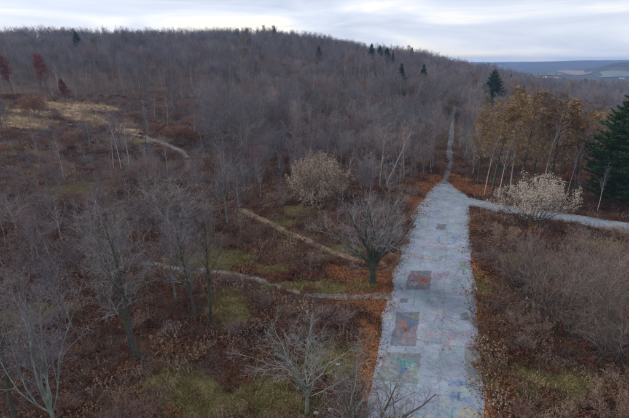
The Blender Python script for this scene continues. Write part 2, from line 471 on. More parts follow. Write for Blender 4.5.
def px_line(pts): return [at(*p) for p in pts]
def extend(P, dist):
    d = (P[0] - P[1]).normalized(); q = P[0] + d * dist
    return [Vector((q.x, q.y, 0))] + P
left_edge = px_line([(360, 417), (373, 360), (383, 318), (392, 285), (402, 250), (410, 224), (417, 208), (426, 195), (437, 183)])
right_edge = px_line([(486, 417), (480, 360), (476, 315), (474, 280), (472, 250), (471, 225), (471, 209), (462, 196), (449, 183)])
left_edge, right_edge = extend(left_edge, 70), extend(right_edge, 70)
road = strip('road', left_edge, right_edge, M['road'], 0.05, 16, 0.6, 0.9, 3)
tag(road, 'wide abandoned highway of pale cracked asphalt covered in faded sprayed paint', 'road', kind='structure')
# the side road curves out of the junction to the right
su = px_line([(437, 184), (444, 180.5), (450, 184), (462, 193), (480, 200), (503, 205), (530, 209), (560, 213), (590, 217), (629, 223), (700, 234), (800, 250)])
sl = px_line([(425, 197), (437, 199), (450, 203), (462, 206), (476, 209.5), (503, 213), (530, 217), (560, 222), (590, 227), (629, 234), (700, 247), (800, 268)])
side = strip('side_road', su, sl, M['side_road'], 0.058, 8, 0.7, 0.35, 8)
tag(side, 'narrow blue grey asphalt side road curving off to the right from the junction', 'road', kind='structure')
tl = px_line([(441, 184), (446, 167), (448, 140), (451.5, 116), (453.0, 107)])
tr = px_line([(448, 184), (452.5, 167), (452.8, 140), (455.3, 116), (456, 107)])
track = strip('forest_track', tl, tr, M['track'], 0.10, 4, 0.8, 0.9, 12)
tag(track, 'straight grey track running uphill into the wood beyond the junction', 'track', kind='structure')

def path(name, pts, width, material, label, lift=0.06, seed=0, jag=0.5):
    P = px_line(pts)
    # smooth the line
    for _ in range(2):
        Q = [P[0]]
        for a, b_ in zip(P, P[1:]): Q += [a * 0.75 + b_ * 0.25, a * 0.25 + b_ * 0.75]
        P = Q + [P[-1]]
    L_, R_ = [], []
    for i, p in enumerate(P):
        d = (P[min(i + 1, len(P) - 1)] - P[max(i - 1, 0)]); d.z = 0; d.normalize()
        s = Vector((-d.y, d.x, 0)) * width / 2
        L_.append(p + s); R_.append(p - s)
    o = strip(name, L_, R_, material, lift, 6, 0.5, jag, 20 + seed)
    return tag(o, label, 'path', kind='structure')
path('dirt_path', [(238, 208), (256, 217), (285, 231), (315, 244), (345, 257), (366, 263), (384, 262)], 1.5, M['path_tan'], 'tan dirt footpath running down from the wood to the branching roadside tree', 0.05, 1, 0.6)
path('gravel_path', [(120, 258), (150, 265), (190, 270), (230, 274), (262, 281), (290, 292), (320, 296), (345, 298), (372, 296), (392, 297)], 1.15, M['path_grey'], 'pale grey gravel path joining the highway below the roadside tree', 0.056, 2, 0.8)
path('hillside_path', [(112, 125), (132, 134), (155, 141), (172, 147), (184, 154), (190, 163), (186, 172)], 2.1, M['path_grey'], 'short grey path bending through the scrub on the left slope', 0.10, 3, 0.7)

# repairs on the highway and its sprayed paint
def quad_patch(name, px, material, lift):
    P = [at(*p) for p in px]
    v, f, n = [], [], 8
    for i in range(n + 1):
        for j in range(n + 1):
            s, t = i / n, j / n
            p = (P[0] * (1 - s) + P[1] * s) * (1 - t) + (P[3] * (1 - s) + P[2] * s) * t
            if i in (0, n) or j in (0, n): p = p + Vector((rng.uniform(-.11, .11), rng.uniform(-.11, .11), 0))
            v.append((p.x, p.y, float(terrain(p.x, p.y)) + lift))
    for i in range(n):
        for j in range(n): a = i * (n + 1) + j; f.append((a, a + n + 1, a + n + 2, a + 1))
    return mesh_obj(name, v, f, material, road)
quad_patch('asphalt_patch', [(410, 271), (431, 271), (430, 290), (405, 290)], M['patch'], 0.062)
quad_patch('asphalt_patch', [(437, 224), (446.5, 224), (446, 230), (436, 230)], M['patch'], 0.062)
quad_patch('asphalt_patch', [(397, 313), (419, 313), (415, 347), (390, 346)], M['patch'], 0.062)
quad_patch('asphalt_patch', [(387, 353), (421, 354), (417, 384), (374, 380)], M['patch_mid'], 0.062)
quad_patch('asphalt_patch', [(400, 299), (408, 299), (407, 303), (399, 303)], M['patch'], 0.062)
quad_patch('asphalt_patch', [(459, 262), (466, 262), (466, 270), (459, 270)], M['patch_mid'], 0.062)
quad_patch('asphalt_patch', [(465, 345), (478, 343), (480, 385), (466, 388)], M['patch_mid'], 0.062)
quad_patch('asphalt_patch', [(460, 314), (468, 312), (469, 320), (461, 320)], M['patch'], 0.062)

def ribbon(pts, w, lift):
    v, f = [], []
    for i, p in enumerate(pts):
        d = (pts[min(i + 1, len(pts) - 1)] - pts[max(i - 1, 0)]); d.z = 0
        d = d.normalized() if d.length > 1e-5 else Vector((1, 0, 0))
        s = Vector((-d.y, d.x, 0)) * w * .72 * rng.uniform(.6, 1.3)
        for q in (p + s, p - s): v.append((q.x, q.y, float(terrain(q.x, q.y)) + lift + i * .0009))
        if i: a = 2 * i - 2; f.append((a, a + 1, a + 3, a + 2))
    return v, f
GL = [0.068]
def graffiti(px, py, size, colour, n=3, w=0.16):
    c = at(px, py); v, f = [], []
    for k in range(n):
        cx = c + Vector(((k - (n - 1) / 2) * size * 0.55, rng.uniform(-.15, .15) * size, 0))
        ph, a1, a2 = rng.uniform(0, 6.28), rng.uniform(1.2, 2.4), rng.uniform(.6, 1.6)
        pts = []
        for i in range(13):
            t = i / 12
            pts.append(cx + Vector((math.cos(ph + a1 * t * 2.6) * size * .33 * (1 - .4 * t), math.sin(ph * 1.7 + a2 * t * 4) * size * .5, 0)))
        vv, ff = ribbon(pts, w, GL[0])
        o = len(v); v += vv; f += [tuple(i + o for i in q) for q in ff]
        GL[0] += 0.0005
    if GL[0] > 0.09: GL[0] = 0.068
    mesh_obj('graffiti', v, f, M[colour], road)
for g in [(420, 279, 1.7, 'red', 3, 0.42), (424, 284, 1.2, 'orange', 2, 0.36), (413, 284, 0.9, 'white', 2, 0.2), (411, 322, 1.0, 'blue', 2, 0.34), (403, 323, 0.9, 'orange', 2, 0.28), (405, 330, 0.6, 'red', 2, 0.22), (405, 363, 1.0, 'teal', 3, 0.32), (411, 366, 0.6, 'white', 2, 0.26), (402, 371, 0.8, 'blue', 2, 0.22), (399, 361, 0.5, 'red', 1, 0.2), (452, 337, 0.7, 'pink', 2, 0.24), (446, 348, 0.7, 'red', 2, 0.18), (436, 339, 1.6, 'pink', 3, 0.14), (440, 360, 1.5, 'green', 3, 0.11), (457, 383, 0.9, 'blue', 3, 0.22), (460, 397, 1.0, 'blue', 3, 0.2), (467, 413, 1.0, 'yellow', 2, 0.28), (437, 415, 1.6, 'teal', 4, 0.13), (432, 245, 2.2, 'pink', 3, 0.24), (440, 260, 1.68, 'white', 3, 0.13), (453, 272, 2.0, 'purple', 4, 0.15), (432, 300, 1.5, 'green', 3, 0.15), (440, 318, 1.8, 'purple', 4, 0.1), (455, 240, 2.6, 'blue', 4, 0.26), (418, 256, 1.8, 'orange', 3, 0.24), (458, 222, 1.68, 'white', 3, 0.15), (428, 216, 2.2, 'teal', 4, 0.2), (462, 285, 1.4, 'teal', 3, 0.14), (440, 276, 1.6, 'red', 2, 0.18)]:
    graffiti(*g)


# ------------------------------------------------------------------ plants: growing branches
class Geo:
    def __init__(self): self.v = []; self.f = []
    def tube(self, pts, rad, sides):
        base = len(self.v); n = len(pts)
        tip = rad[-1] < 1e-4
        prev_ring = None
        d0 = (pts[1] - pts[0]).normalized()
        a = d0.orthogonal().normalized(); b = d0.cross(a)
        cs = [(math.cos(6.28319 * k / sides), math.sin(6.28319 * k / sides)) for k in range(sides)]
        for i in range(n):
            o = len(self.v); p = pts[i]
            if i == n - 1 and tip:
                self.v.append((p.x, p.y, p.z))
                for k in range(sides): self.f.append((prev_ring + k, prev_ring + (k + 1) % sides, o))
            else:
                r = rad[i]
                for (c, s) in cs:
                    self.v.append((p.x + r * (a.x * c + b.x * s), p.y + r * (a.y * c + b.y * s), p.z + r * (a.z * c + b.z * s)))
                if i:
                    for k in range(sides):
                        k2 = (k + 1) % sides
                        self.f.append((prev_ring + k, prev_ring + k2, o + k2, o + k))
                prev_ring = o
    def leaf(self, p, size, rnd):
        d = Vector((rnd.gauss(0, 1), rnd.gauss(0, 1), rnd.gauss(0, .6))).normalized()
        u = d.orthogonal().normalized() * size * .38
        q = p + d * size; m = p + d * size * .45
        o = len(self.v)
        lift = d.cross(u).normalized() * size * .12
        self.v += [tuple(p), tuple(m + u + lift), tuple(q), tuple(m - u + lift)]
        self.f += [(o, o + 1, o + 2), (o, o + 2, o + 3)]

def rvec(rnd):
    return Vector((rnd.gauss(0, 1), rnd.gauss(0, 1), rnd.gauss(0, 1)))

class Plant:
    """P: per level lists nseg, kids, ang, ratio, wander, trop, start; level >= split goes into the crown"""
    def __init__(self, seed, P):
        self.r = random.Random(seed); self.P = P
        self.wood, self.crown, self.leaves = Geo(), Geo(), Geo()
        self.tips = []
    def grow(self, p, d, L, r, lev, droop=0.0):
        P, rnd = self.P, self.r
        nseg = P['nseg'][lev]; last = lev == len(P['nseg']) - 1
        pts, rad, dirs = [p], [r], [d]
        for i in range(nseg):
            d = (d + rvec(rnd) * P['wander'][lev] + Vector((0, 0, P['trop'][lev] - droop))).normalized()
            p = p + d * (L / nseg)
            pts.append(p); t = (i + 1) / nseg
            rad.append(max(r * (1 - t * (1 - P['tip'][lev])), P.get('rmin', 0.004))); dirs.append(d)
        if last: rad[-1] = 0
        g = self.wood if lev < P['split'] else self.crown
        g.tube(pts, rad, P['sides'][lev])
        if lev >= P.get('leaf_from', 99): self.tips += pts[1:]
        if last: return
        k = P['kids'][lev]
        k = max(1, int(round(k * rnd.uniform(.8, 1.2)))) if k else 0
        phase = rnd.uniform(0, 6.28)
        s0 = P['start'][lev]
        for j in range(k):
            t = s0 + (1 - s0) * ((j + rnd.uniform(.1, .9)) / k)
            fi = min(t * nseg, nseg - 1e-3); i = int(fi); ft = fi - i
            q = pts[i].lerp(pts[i + 1], ft); dd = dirs[i + 1]
            phase += 2.4 + rnd.uniform(-.5, .5)
            o = dd.orthogonal().normalized(); o = Matrix.Rotation(phase, 3, dd) @ o
            a = R(P['ang'][lev] * rnd.uniform(.7, 1.3))
            nd = dd * math.cos(a) + o * math.sin(a)
            sh = P['shape'](t) if lev == 0 else (1.15 - .55 * t)
            rr = rad[i] * (1 - ft) + rad[i + 1] * ft
            self.grow(q, nd, L * P['ratio'][lev] * sh * rnd.uniform(.75, 1.25), max(rr * P['rk'][lev], P.get('rmin', .004)), lev + 1)

def lv(**k):
    d = dict(nseg=[8, 5, 3, 2], sides=[6, 4, 3, 3], kids=[16, 7, 7], ang=[42, 45, 45], ratio=[.36, .45, .5], wander=[.05, .12, .16, .2], trop=[.05, .10, .06, .03],
             tip=[.12, .2, .3, 0], start=[.35, .2, .15], rk=[.5, .6, .7], split=2, shape=lambda t: 1.25 - .75 * t)
    d.update(k); return d

def slender(seed, H=14, r=.16, kids=(15, 7, 7), start=.38, ratio=.34, ang=40, thick=.011):
    pl = Plant(seed, lv(kids=list(kids), start=[start, .2, .12], ratio=[ratio, .45, .5], ang=[ang, 45, 45], rmin=thick))
    pl.grow(Vector((0, 0, -.3)), Vector((pl.r.uniform(-.05, .05), pl.r.uniform(-.05, .05), 1)).normalized(), H, r, 0)
    return pl

def forked(seed, H=12, r=.2, limbs=6, spread=34, fork=.3, kids=(0, 8, 8, 7), thick=.011, low=(), trunk_r=None, wander=.13):
    """a short trunk that divides into a fan of limbs"""
    P = lv(nseg=[4, 6, 4, 3, 2], sides=[7, 5, 4, 3, 3], kids=[0, kids[1], kids[2], kids[3]], ang=[40, 38, 42, 45], ratio=[.5, .42, .5, .5],
           wander=[.05, wander, .16, .2, .22], trop=[.02, .08, .06, .04, .02], tip=[.75, .15, .25, .4, 0], start=[.6, .22, .15, .1], rk=[.5, .5, .55, .7], split=2, rmin=thick)
    pl = Plant(seed, P)
    rd = pl.r
    top = H * fork
    pts = [Vector((0, 0, -.3)), Vector((rd.uniform(-.05, .05), rd.uniform(-.05, .05), top * .35)), Vector((rd.uniform(-.12, .12), rd.uniform(-.1, .1), top * .75)), Vector((0, 0, top))]
    pl.wood.tube(pts, [r * 1.35, r * 1.0, r * .9, r * .8], 8)
    az = rd.uniform(0, 6.28)
    for k in range(limbs):
        az += 2.4 + rd.uniform(-.4, .4)
        inc = R(spread * rd.uniform(.35, 1.25)) if k else R(6)
        d = Vector((math.cos(az) * math.sin(inc), math.sin(az) * math.sin(inc), math.cos(inc)))
        h = top * rd.uniform(.55, 1.0)
        pl.grow(pts[1].lerp(pts[2], (h / top - .35) / .4) if h < top * .75 else pts[2].lerp(pts[3], (h / top - .75) / .25), d, (H - h) * rd.uniform(.85, 1.05), r * rd.uniform(.45, .7), 1)
    for (hf, azd, inc, L, rr) in low:
        a, i_ = R(azd), R(inc)
        pl.grow(Vector((0, 0, top * hf)), Vector((math.cos(a) * math.sin(i_), math.sin(a) * math.sin(i_), math.cos(i_))), L, rr, 1)
    return pl

def thicket(seed, H=3.5, stems=14, spread=30, kids=(6, 6, 5), thick=.009, r=.035, rad=.5):
    """many stems from the ground"""
    P = lv(nseg=[5, 4, 2], sides=[4, 3, 3], kids=[kids[0], kids[1]], ang=[34, 40], ratio=[.42, .5], wander=[.15, .24, .3], trop=[.04, .05, .02],
           tip=[.2, .3, 0], start=[.2, .12], rk=[.6, .7], split=1, rmin=thick)
    pl = Plant(seed, P); rd = pl.r
    for k in range(stems):
        az = rd.uniform(0, 6.28); inc = R(spread * math.sqrt(rd.random()))
        p = Vector((math.cos(az), math.sin(az), 0)) * rd.uniform(0, rad) + Vector((0, 0, -.12))
        d = Vector((math.cos(az) * math.sin(inc), math.sin(az) * math.sin(inc), math.cos(inc)))
        pl.grow(p, d, H * rd.uniform(.7, 1.05), r * rd.uniform(.7, 1.2), 0)
    return pl

def leafy(pl, n, size, lo=.7, hi=1.3, keep=None):
    rd = pl.r
    tips = [t for t in pl.tips if keep is None or keep(t)]
    for _ in range(n):
        p = rd.choice(tips) + rvec(rd) * size * .7
        pl.leaves.leaf(p, size * rd.uniform(lo, hi), rd)
    return pl

def conifer(seed, H=20, base=.12, width=4.2, shape='pine'):
    rd = random.Random(seed)
    pl = Plant(seed, lv())
    pts = [Vector((math.sin(i * 1.3 + seed) * .12, math.cos(i * 1.7 + seed) * .12, -.3 + (H + .3) * i / 10)) for i in range(11)]
    pts[0].x = pts[0].y = 0
    pl.wood.tube(pts, [H * .017 * (1 - .92 * i / 10) for i in range(11)], 7)
    z = H * base
    while z < H * .985:
        t = z / H
        if shape == 'pine': w = width * (1.0 - max(0, t - .42) / .58) ** .75 * (.7 + .3 * min(1, (t - base) / .2 + .3))
        else: w = width * (1.02 - t)
        n = 8 if t < .85 else 5
        a0 = rd.uniform(0, 6.28)
        for k in range(n):
            az = a0 + 6.28 * k / n + rd.uniform(-.35, .35)
            L = max(.35, w * rd.uniform(.62, 1.12))
            o = Vector((0, 0, z + rd.uniform(-.3, .3)))
            up = rd.uniform(.05, .35) + .5 * t
            d = Vector((math.cos(az), math.sin(az), up)).normalized()
            bp = [o, o + d * L * .5 + Vector((0, 0, -.04 * L)), o + d * L + Vector((0, 0, .06 * L))]
            pl.wood.tube(bp, [.05 * (1.2 - t), .03, .008], 3)
            m = max(8, int(L * 15))
            for j in range(m):
                s = .25 + .75 * (j + rd.random()) / m
                q = bp[0].lerp(bp[1], s * 2) if s < .5 else bp[1].lerp(bp[2], s * 2 - 1)
                side = d.cross(Vector((0, 0, 1))).normalized() * rd.uniform(-.42, .42) * L * (1.15 - s)
                q = q + side + Vector((0, 0, rd.uniform(-.08, .12)))
                for b_ in range(5):
                    nd = (d * .7 + side.normalized() * rd.uniform(-.6, .9) + rvec(rd) * .55 + Vector((0, 0, .35))).normalized()
                    ln = rd.uniform(.2, .42)
                    u = nd.orthogonal().normalized() * rd.uniform(.035, .08)
                    u = Matrix.Rotation(rd.uniform(0, 3.1), 3, nd) @ u
                    i0 = len(pl.leaves.v)
                    pl.leaves.v += [tuple(q - u), tuple(q + u), tuple(q + nd * ln)]
                    pl.leaves.f.append((i0, i0 + 1, i0 + 2))
        z += H * .028 * rd.uniform(.8, 1.25)
    return pl

class Kind:
    """shared meshes of one kind of plant"""
    def __init__(self, name, pl, bark, twig, leaf=None, height=None, leaf_name='foliage', crown_name='crown', wood_name='trunk'):
        self.name = name; self.parts = []
        zs = [v[2] for g in (pl.wood, pl.crown, pl.leaves) for v in g.v]
        self.h = height or max(zs)
        for nm, g, m in ((wood_name, pl.wood, bark), (crown_name, pl.crown, twig), (leaf_name if leaf_name != crown_name or not pl.crown.f else 'foliage', pl.leaves, leaf)):
            if g.f: self.parts.append((nm, mesh_from(nm, g.v, g.f, M[m], smooth=(nm == wood_name))))
        self.geo = pl; self.mats = (bark, twig, leaf); self._joined = None
    def joined(self):
        if self._joined is None:
            v, f, mi, ms = [], [], [], []
            for g, m in ((self.geo.wood, self.mats[0]), (self.geo.crown, self.mats[1]), (self.geo.leaves, self.mats[2])):
                if not g.f: continue
                o = len(v); v += g.v; f += [tuple(i + o for i in q) for q in g.f]
                mi += [len(ms)] * len(g.f); ms.append(M[m])
            self._joined = mesh_from(self.name + '_whole', v, f, ms, midx=mi)
        return self._joined
    def put(self, loc, height, rot, label, cat, group=None, name=None, squash=1.0, lean=(0, 0)):
        root = bpy.data.objects.new(name or self.name, None)
        root.empty_display_size = .5
        s = height / self.h
        root.location = loc; root.scale = (s * squash, s * squash, s); root.rotation_euler = (lean[0], lean[1], rot)
        link(root); tag(root, label, cat, group)
        for nm, me in self.parts:
            link(bpy.data.objects.new(nm, me), root)
        return root

K = {}
for i in range(4):
    K['slender%d' % i] = Kind('bare_tree', slender(100 + i, 14, .15 + .02 * i, (16, 7, 7), .34 + .05 * (i % 2), .30 + .03 * i, 38 + 3 * i, .012), 'bark_grey', 'twig_purple' if i % 2 else 'twig_grey')
for i in range(3):
    K['forked%d' % i] = Kind('bare_tree', forked(200 + i, 12.5, .17, 8 + i, 44, .34 + .05 * i, (0, 7, 7, 6), .011), 'bark_grey', 'twig_grey' if i != 1 else 'twig_purple')
for i in range(2):
    K['whip%d' % i] = Kind('bare_tree', slender(300 + i, 11, .07, (12, 5, 4), .3, .24, 24, .012), 'bark_grey', 'twig_purple')
K['pale_stem'] = Kind('bare_tree', slender(320, 14, .11, (12, 6, 6), .45, .26, 30, .012), 'bark_birch', 'twig_purple')
K['birch'] = Kind('birch_tree', slender(330, 14, .12, (12, 6, 7), .5, .26, 30, .012), 'bark_birch', 'twig_brown')
def oak(seed, H, n, size, keep=None, **k):
    P0 = dict(k)
    pl = Plant(seed, lv(kids=[18, 7, 6], start=[.28, .2, .12], ratio=[.34, .45, .5], ang=[46, 45, 45], rmin=.012, leaf_from=2))
    pl.grow(Vector((0, 0, -.3)), Vector((.02, .01, 1)).normalized(), H, H * .014, 0)
    return leafy(pl, n, size, keep=keep)
K['oak_brown'] = Kind('oak_tree', oak(400, 18, 5500, .24), 'bark_dark', 'twig_brown', 'leaf_oak')
K['oak_gold'] = Kind('oak_tree', oak(402, 18, 6500, .24), 'bark_dark', 'twig_brown', 'leaf_gold')
K['oak_thin'] = Kind('oak_tree', oak(404, 18, 3200, .25), 'bark_dark', 'twig_brown', 'leaf_oak')
K['red_tree'] = Kind('red_leaved_tree', oak(406, 12, 4500, .28), 'bark_dark', 'twig_brown', 'leaf_red')
K['pine0'] = Kind('pine_tree', conifer(500, 20, .10, 4.6), 'bark_dark', 'twig_dark', 'needles', leaf_name='crown')
K['pine1'] = Kind('pine_tree', conifer(501, 16, .16, 3.4), 'bark_dark', 'twig_dark', 'needles', leaf_name='crown')
K['spruce'] = Kind('spruce_tree', conifer(502, 14, .06, 2.9, 'spruce'), 'bark_dark', 'twig_dark', 'needles', leaf_name='crown')
for i in range(3):
    K['shrub%d' % i] = Kind('bare_shrub', thicket(600 + i, 3.4, 15 + 3 * i, 34), 'twig_brown', ['twig_brown', 'twig_dark', 'twig_purple'][i], wood_name='stems', crown_name='twigs')
K['shrub_big'] = Kind('bare_shrub', thicket(610, 6.0, 24, 44, (11, 9, 5), .007, .045, .9), 'bark_dark', 'twig_dark', wood_name='stems', crown_name='twigs')
K['shrub_grey'] = Kind('bare_shrub', thicket(611, 5.0, 20, 40, (10, 8, 5), .007, .04, .7), 'bark_grey', 'twig_grey', wood_name='stems', crown_name='twigs')
def leaf_shrub(seed, H, stems, spread, n, size, r=.05, rad=.6, lowest=0.0):
    P = lv(nseg=[6, 4, 2], sides=[5, 3, 3], kids=[9, 6], ang=[40, 42], ratio=[.42, .5], wander=[.10, .16, .2], trop=[.03, .06, .03], tip=[.2, .3, 0], start=[.3, .12], rk=[.6, .7], split=1, rmin=.011, leaf_from=1)
    pl = Plant(seed, P); rd = pl.r
    for k in range(stems):
        az = 6.28 * k / stems + rd.uniform(-.4, .4); inc = R(spread * (rd.uniform(.1, 1.0)) ** .7)
        p = Vector((math.cos(az), math.sin(az), 0)) * rd.uniform(0, rad) + Vector((0, 0, -.2))
        d = Vector((math.cos(az) * math.sin(inc), math.sin(az) * math.sin(inc), math.cos(inc)))
        pl.grow(p, d, H * rd.uniform(.85, 1.05), r * rd.uniform(.8, 1.2), 0)
    return leafy(pl, n, size, keep=(lambda t: t.z > H * lowest))
K['tan_round'] = Kind('tan_shrub', leaf_shrub(620, 7.0, 48, 78, 26000, .16, .06, 1.0), 'bark_dark', 'twig_brown', 'leaf_tan', wood_name='stems', crown_name='twigs')
K['tan_tree'] = Kind('tan_leaved_tree', leaf_shrub(621, 8.0, 20, 54, 10000, .17, .09, .7, .38), 'bark_dark', 'twig_pale', 'leaf_cream', wood_name='stems', crown_name='twigs')
K['brown_shrub'] = Kind('brown_leaved_shrub', leaf_shrub(622, 2.6, 16, 48, 1500, .12, .03, .5), 'twig_brown', 'twig_brown', 'dead_stalk', wood_name='stems', crown_name='twigs')
K['rust_shrub'] = Kind('rust_leaved_shrub', leaf_shrub(623, 3.0, 16, 48, 2200, .15, .03, .5), 'twig_brown', 'twig_brown', 'litter', wood_name='stems', crown_name='twigs')
K['road_tree'] = Kind('bare_tree', forked(700, 12, .46, 12, 58, .28, (0, 7, 7, 6), .009, low=[(.62, 185, 84, 4.0, .09), (.55, -5, 82, 4.6, .10), (.8, 150, 66, 4.5, .11), (.8, 20, 62, 5, .12)], wander=.14), 'bark_dark', 'twig_road')
K['pale_tree'] = Kind('bare_tree', forked(717, 9.5, .16, 7, 48, .30, (0, 6, 6, 5), .006, low=[(.95, 175, 58, 6.5, .075), (.8, 15, 66, 5.5, .065), (.6, 290, 70, 5, .06), (1.0, 150, 48, 6.5, .075)], wander=.22), 'bark_pale', 'twig_pale')
K['pale_tall'] = Kind('bare_tree', forked(722, 12, .15, 9, 30, .42, (0, 8, 7, 5), .006, wander=.12), 'bark_pale', 'twig_grey')
K['grey_wide'] = Kind('bare_tree', slender(747, 13, .19, (22, 9, 8), .34, .32, 38, .008), 'bark_dark', 'twig_road')
K['grey_dark'] = Kind('bare_tree', slender(745, 13, .22, (24, 9, 8), .30, .34, 36, .008), 'bark_dark', 'twig_road')

# ------------------------------------------------------------------ trees and shrubs that can be told apart
USED = []          # (x, y, radius) kept clear of the scattered wood
def place(kind, px, py, top, label, cat='tree', group=None, squash=1.0, rot=None, lean=(0, 0), name=None, clear=2.5):
    P = at(px, py)
    h = height_to(P, top)
    o = K[kind].put((P.x, P.y, P.z - .02), h, rng.uniform(0, 6.28) if rot is None else rot, label, cat, group, name, squash, lean)
    USED.append((P.x, P.y, clear))
    return o

place('road_tree', 372, 282, 178, 'dark bare tree with a fan of limbs at the left edge of the highway', rot=0.2, clear=6)
place('pale_tree', 307, 413, 296, 'pale mossy bare tree with wide crooked limbs at the bottom centre', rot=1.1, clear=5)
place('pale_tall', 60, 446, 278, 'pale grey bare tree with raised limbs in the bottom left corner', rot=2.0, clear=4)
place('grey_wide', 20, 432, 262, 'tall grey bare tree at the bottom left edge of the picture', rot=.7, clear=4)
place('grey_dark', 138, 358, 186, 'large blue grey bare tree with a thick dark trunk left of centre', rot=1.9, clear=4)
place('grey_wide', 211, 322, 192, 'bare grey tree standing beside the gravel path with a mossy straight trunk', rot=2.6, clear=4)
place('grey_dark', 197, 320, 200, 'bare tree with dark trunk touching the mossy straight trunk beside the gravel path', rot=.9, clear=2)
place('grey_wide', 131, 350, 205, 'thinner bare grey tree touching the large blue grey tree', rot=4.1, clear=2)
place('forked1', 176, 300, 205, 'bushy bare tree between the thick dark trunk and the mossy straight trunk', rot=.4)
place('forked2', 100, 300, 205, 'bare grey tree just left of the large blue grey tree', rot=3.4)
place('slender0', 241, 232, 138, 'slender bare grey tree at the upper end of the tan footpath', rot=.3)
place('slender2', 228, 226, 145, 'bare grey tree half hidden left of the slender tree by the tan footpath', rot=1.3)
place('whip0', 284, 224, 168, 'thin whip-like bare tree below the round tan shrub', rot=.9)
place('birch', 385, 186, 122, 'white stemmed birch leaning to the right at the wood edge', name='birch_tree', lean=(0, .32), rot=.0)
place('birch', 380, 187, 128, 'upright white stemmed birch left of the leaning birch', name='birch_tree', rot=2.0)
place('birch', 404, 180, 118, 'white stemmed birch with pinkish twigs right of the leaning birch', name='birch_tree', rot=4.0)
place('pale_stem', 122, 172, 112, 'cluster-edge bare tree with pale stem on the left slope', rot=.5)
place('pale_stem', 130, 170, 116, 'pale stemmed bare tree right of the cluster on the left slope', rot=1.9)
place('pale_stem', 114, 171, 120, 'pale stemmed bare tree left of the cluster on the left slope', rot=3.0)
place('forked1', 52, 208, 140, 'broad purple bare tree above the green scrub on the left', rot=.3, squash=1.2)
place('shrub_grey', 168, 222, 165, 'bushy grey bare shrub on the left slope below the bending path', 'shrub', squash=1.5)
place('tan_round', 318, 199, 147, 'round tan brown shrub with dry leaves at the edge of the wood', 'shrub', squash=.72, clear=8)
place('tan_tree', 530, 227, 172, 'pale cream leaved tree with several stems beside the side road', squash=.85, clear=6)
place('shrub_big', 553, 324, 226, 'large dark bare shrub right of the highway near the green patch', 'shrub', squash=.95, clear=3)
place('shrub_big', 597, 312, 228, 'large dark bare shrub at the right edge below the side road', 'shrub', squash=.9, clear=3)
place('shrub_big', 520, 292, 236, 'dark brown bare shrub between the highway and the large dark shrub', 'shrub', squash=.8, clear=3)
place('shrub_big', 625, 365, 262, 'dark bare shrub at the right edge of the picture, lowest of three', 'shrub', squash=.8, clear=3)
place('pale_stem', 597, 213, 160, 'thin pale bare tree beyond the side road in front of the dark pine', rot=.9)
place('slender1', 578, 207, 172, 'small bare grey tree beyond the side road next to the pine', rot=1.9)
place('pine0', 611, 208, 85, 'tall dark green pine at the right edge of the picture', cat='pine tree', squash=1.45, clear=7)
place('pine0', 640, 204, 104, 'dark green pine cut by the right edge of the picture', cat='pine tree', squash=1.2, clear=7)
place('pine0', 490, 112, 69, 'dark pine rising above the brown oaks beyond the junction', cat='pine tree', squash=1.5, clear=6)
for px, py, top, sq, lab in [(400, 94, 63, 1.9, 'round dark green conifer on the hillside left of the forest track'), (422, 94, 64, 1.9, 'dark green conifer on the hillside right above the forest track'),
                             (371, 66, 43, 1.1, 'dark green conifer on the ridge, leftmost of four'), (379, 68, 45, 1.1, 'dark green conifer on the ridge, second of four'), (386, 72, 47, 1.2, 'dark green conifer on the ridge, third of four'),
                             (392, 74, 50, 1.1, 'dark green conifer on the ridge, rightmost of four'), (296, 62, 46, 1.0, 'lone dark conifer in the middle of the hillside'), (80, 60, 31, 1.1, 'dark green conifer on the skyline at the far left'),
                             (275, 48, 27, .9, 'tiny dark conifer standing up from the hilltop skyline')]:
    place('pine1' if px < 390 else 'spruce', px, py, top, lab, 'conifer', 'conifers on the hill', sq, clear=5)
for px, py, top, k, sq, lab in [(492, 196, 84, 'oak_gold', 1.05, 'golden brown oak nearest the junction on the far side of the side road'), (520, 194, 90, 'oak_brown', 1.1, 'brown leaved oak second from the junction beyond the side road'),
                                (548, 196, 94, 'oak_thin', 1.15, 'thinly leaved brown oak behind the cream tree'), (573, 196, 98, 'oak_gold', 1.1, 'golden brown oak left of the dark pine'),
                                (506, 175, 92, 'oak_thin', 1.1, 'thin brown oak behind the golden oak by the junction'), (534, 172, 90, 'oak_brown', 1.1, 'brown oak standing behind the row beyond the side road'), (560, 176, 98, 'oak_brown', 1.1, 'brown oak standing behind the row left of the pine'),
                                (478, 184, 104, 'oak_thin', .85, 'small brown oak at the corner of forest track and side road'), (590, 180, 108, 'oak_thin', 1.1, 'brown oak half hidden behind the dark pine')]:
    place(k, px, py, top, lab, 'oak tree', 'oaks beyond the side road', sq, clear=4)
for px, py, top, k, sq, lab in [(36, 117, 88, 'rust_shrub', .62, 'rust orange leaved bush beside the sandy clearing'), (48, 92, 52, 'red_tree', 1.0, 'dark red leaved tree in the hillside wood on the left'), (12, 92, 54, 'red_tree', .9, 'dark red leaved tree at the left edge of the hillside wood'),
                                (66, 106, 78, 'red_tree', 1.0, 'low rust red tree behind the sandy clearing'), (248, 52, 38, 'red_tree', 1.2, 'bright red tree near the top of the hill'), (178, 140, 122, 'rust_shrub', 1.2, 'rusty orange bush on the slope above the bending path'),
                                (195, 146, 128, 'rust_shrub', 1.1, 'orange brown bush right of the rusty bush above the bending path'), (578, 190, 168, 'rust_shrub', 1.4, 'orange leaved bush at the foot of the oaks beyond the side road'), (388, 262, 252, 'rust_shrub', 1.0, 'small orange bush at the highway edge behind the roadside tree')]:
    place(k, px, py, top, lab, 'tree' if 'tree' in lab else 'bush', None, sq, clear=4)
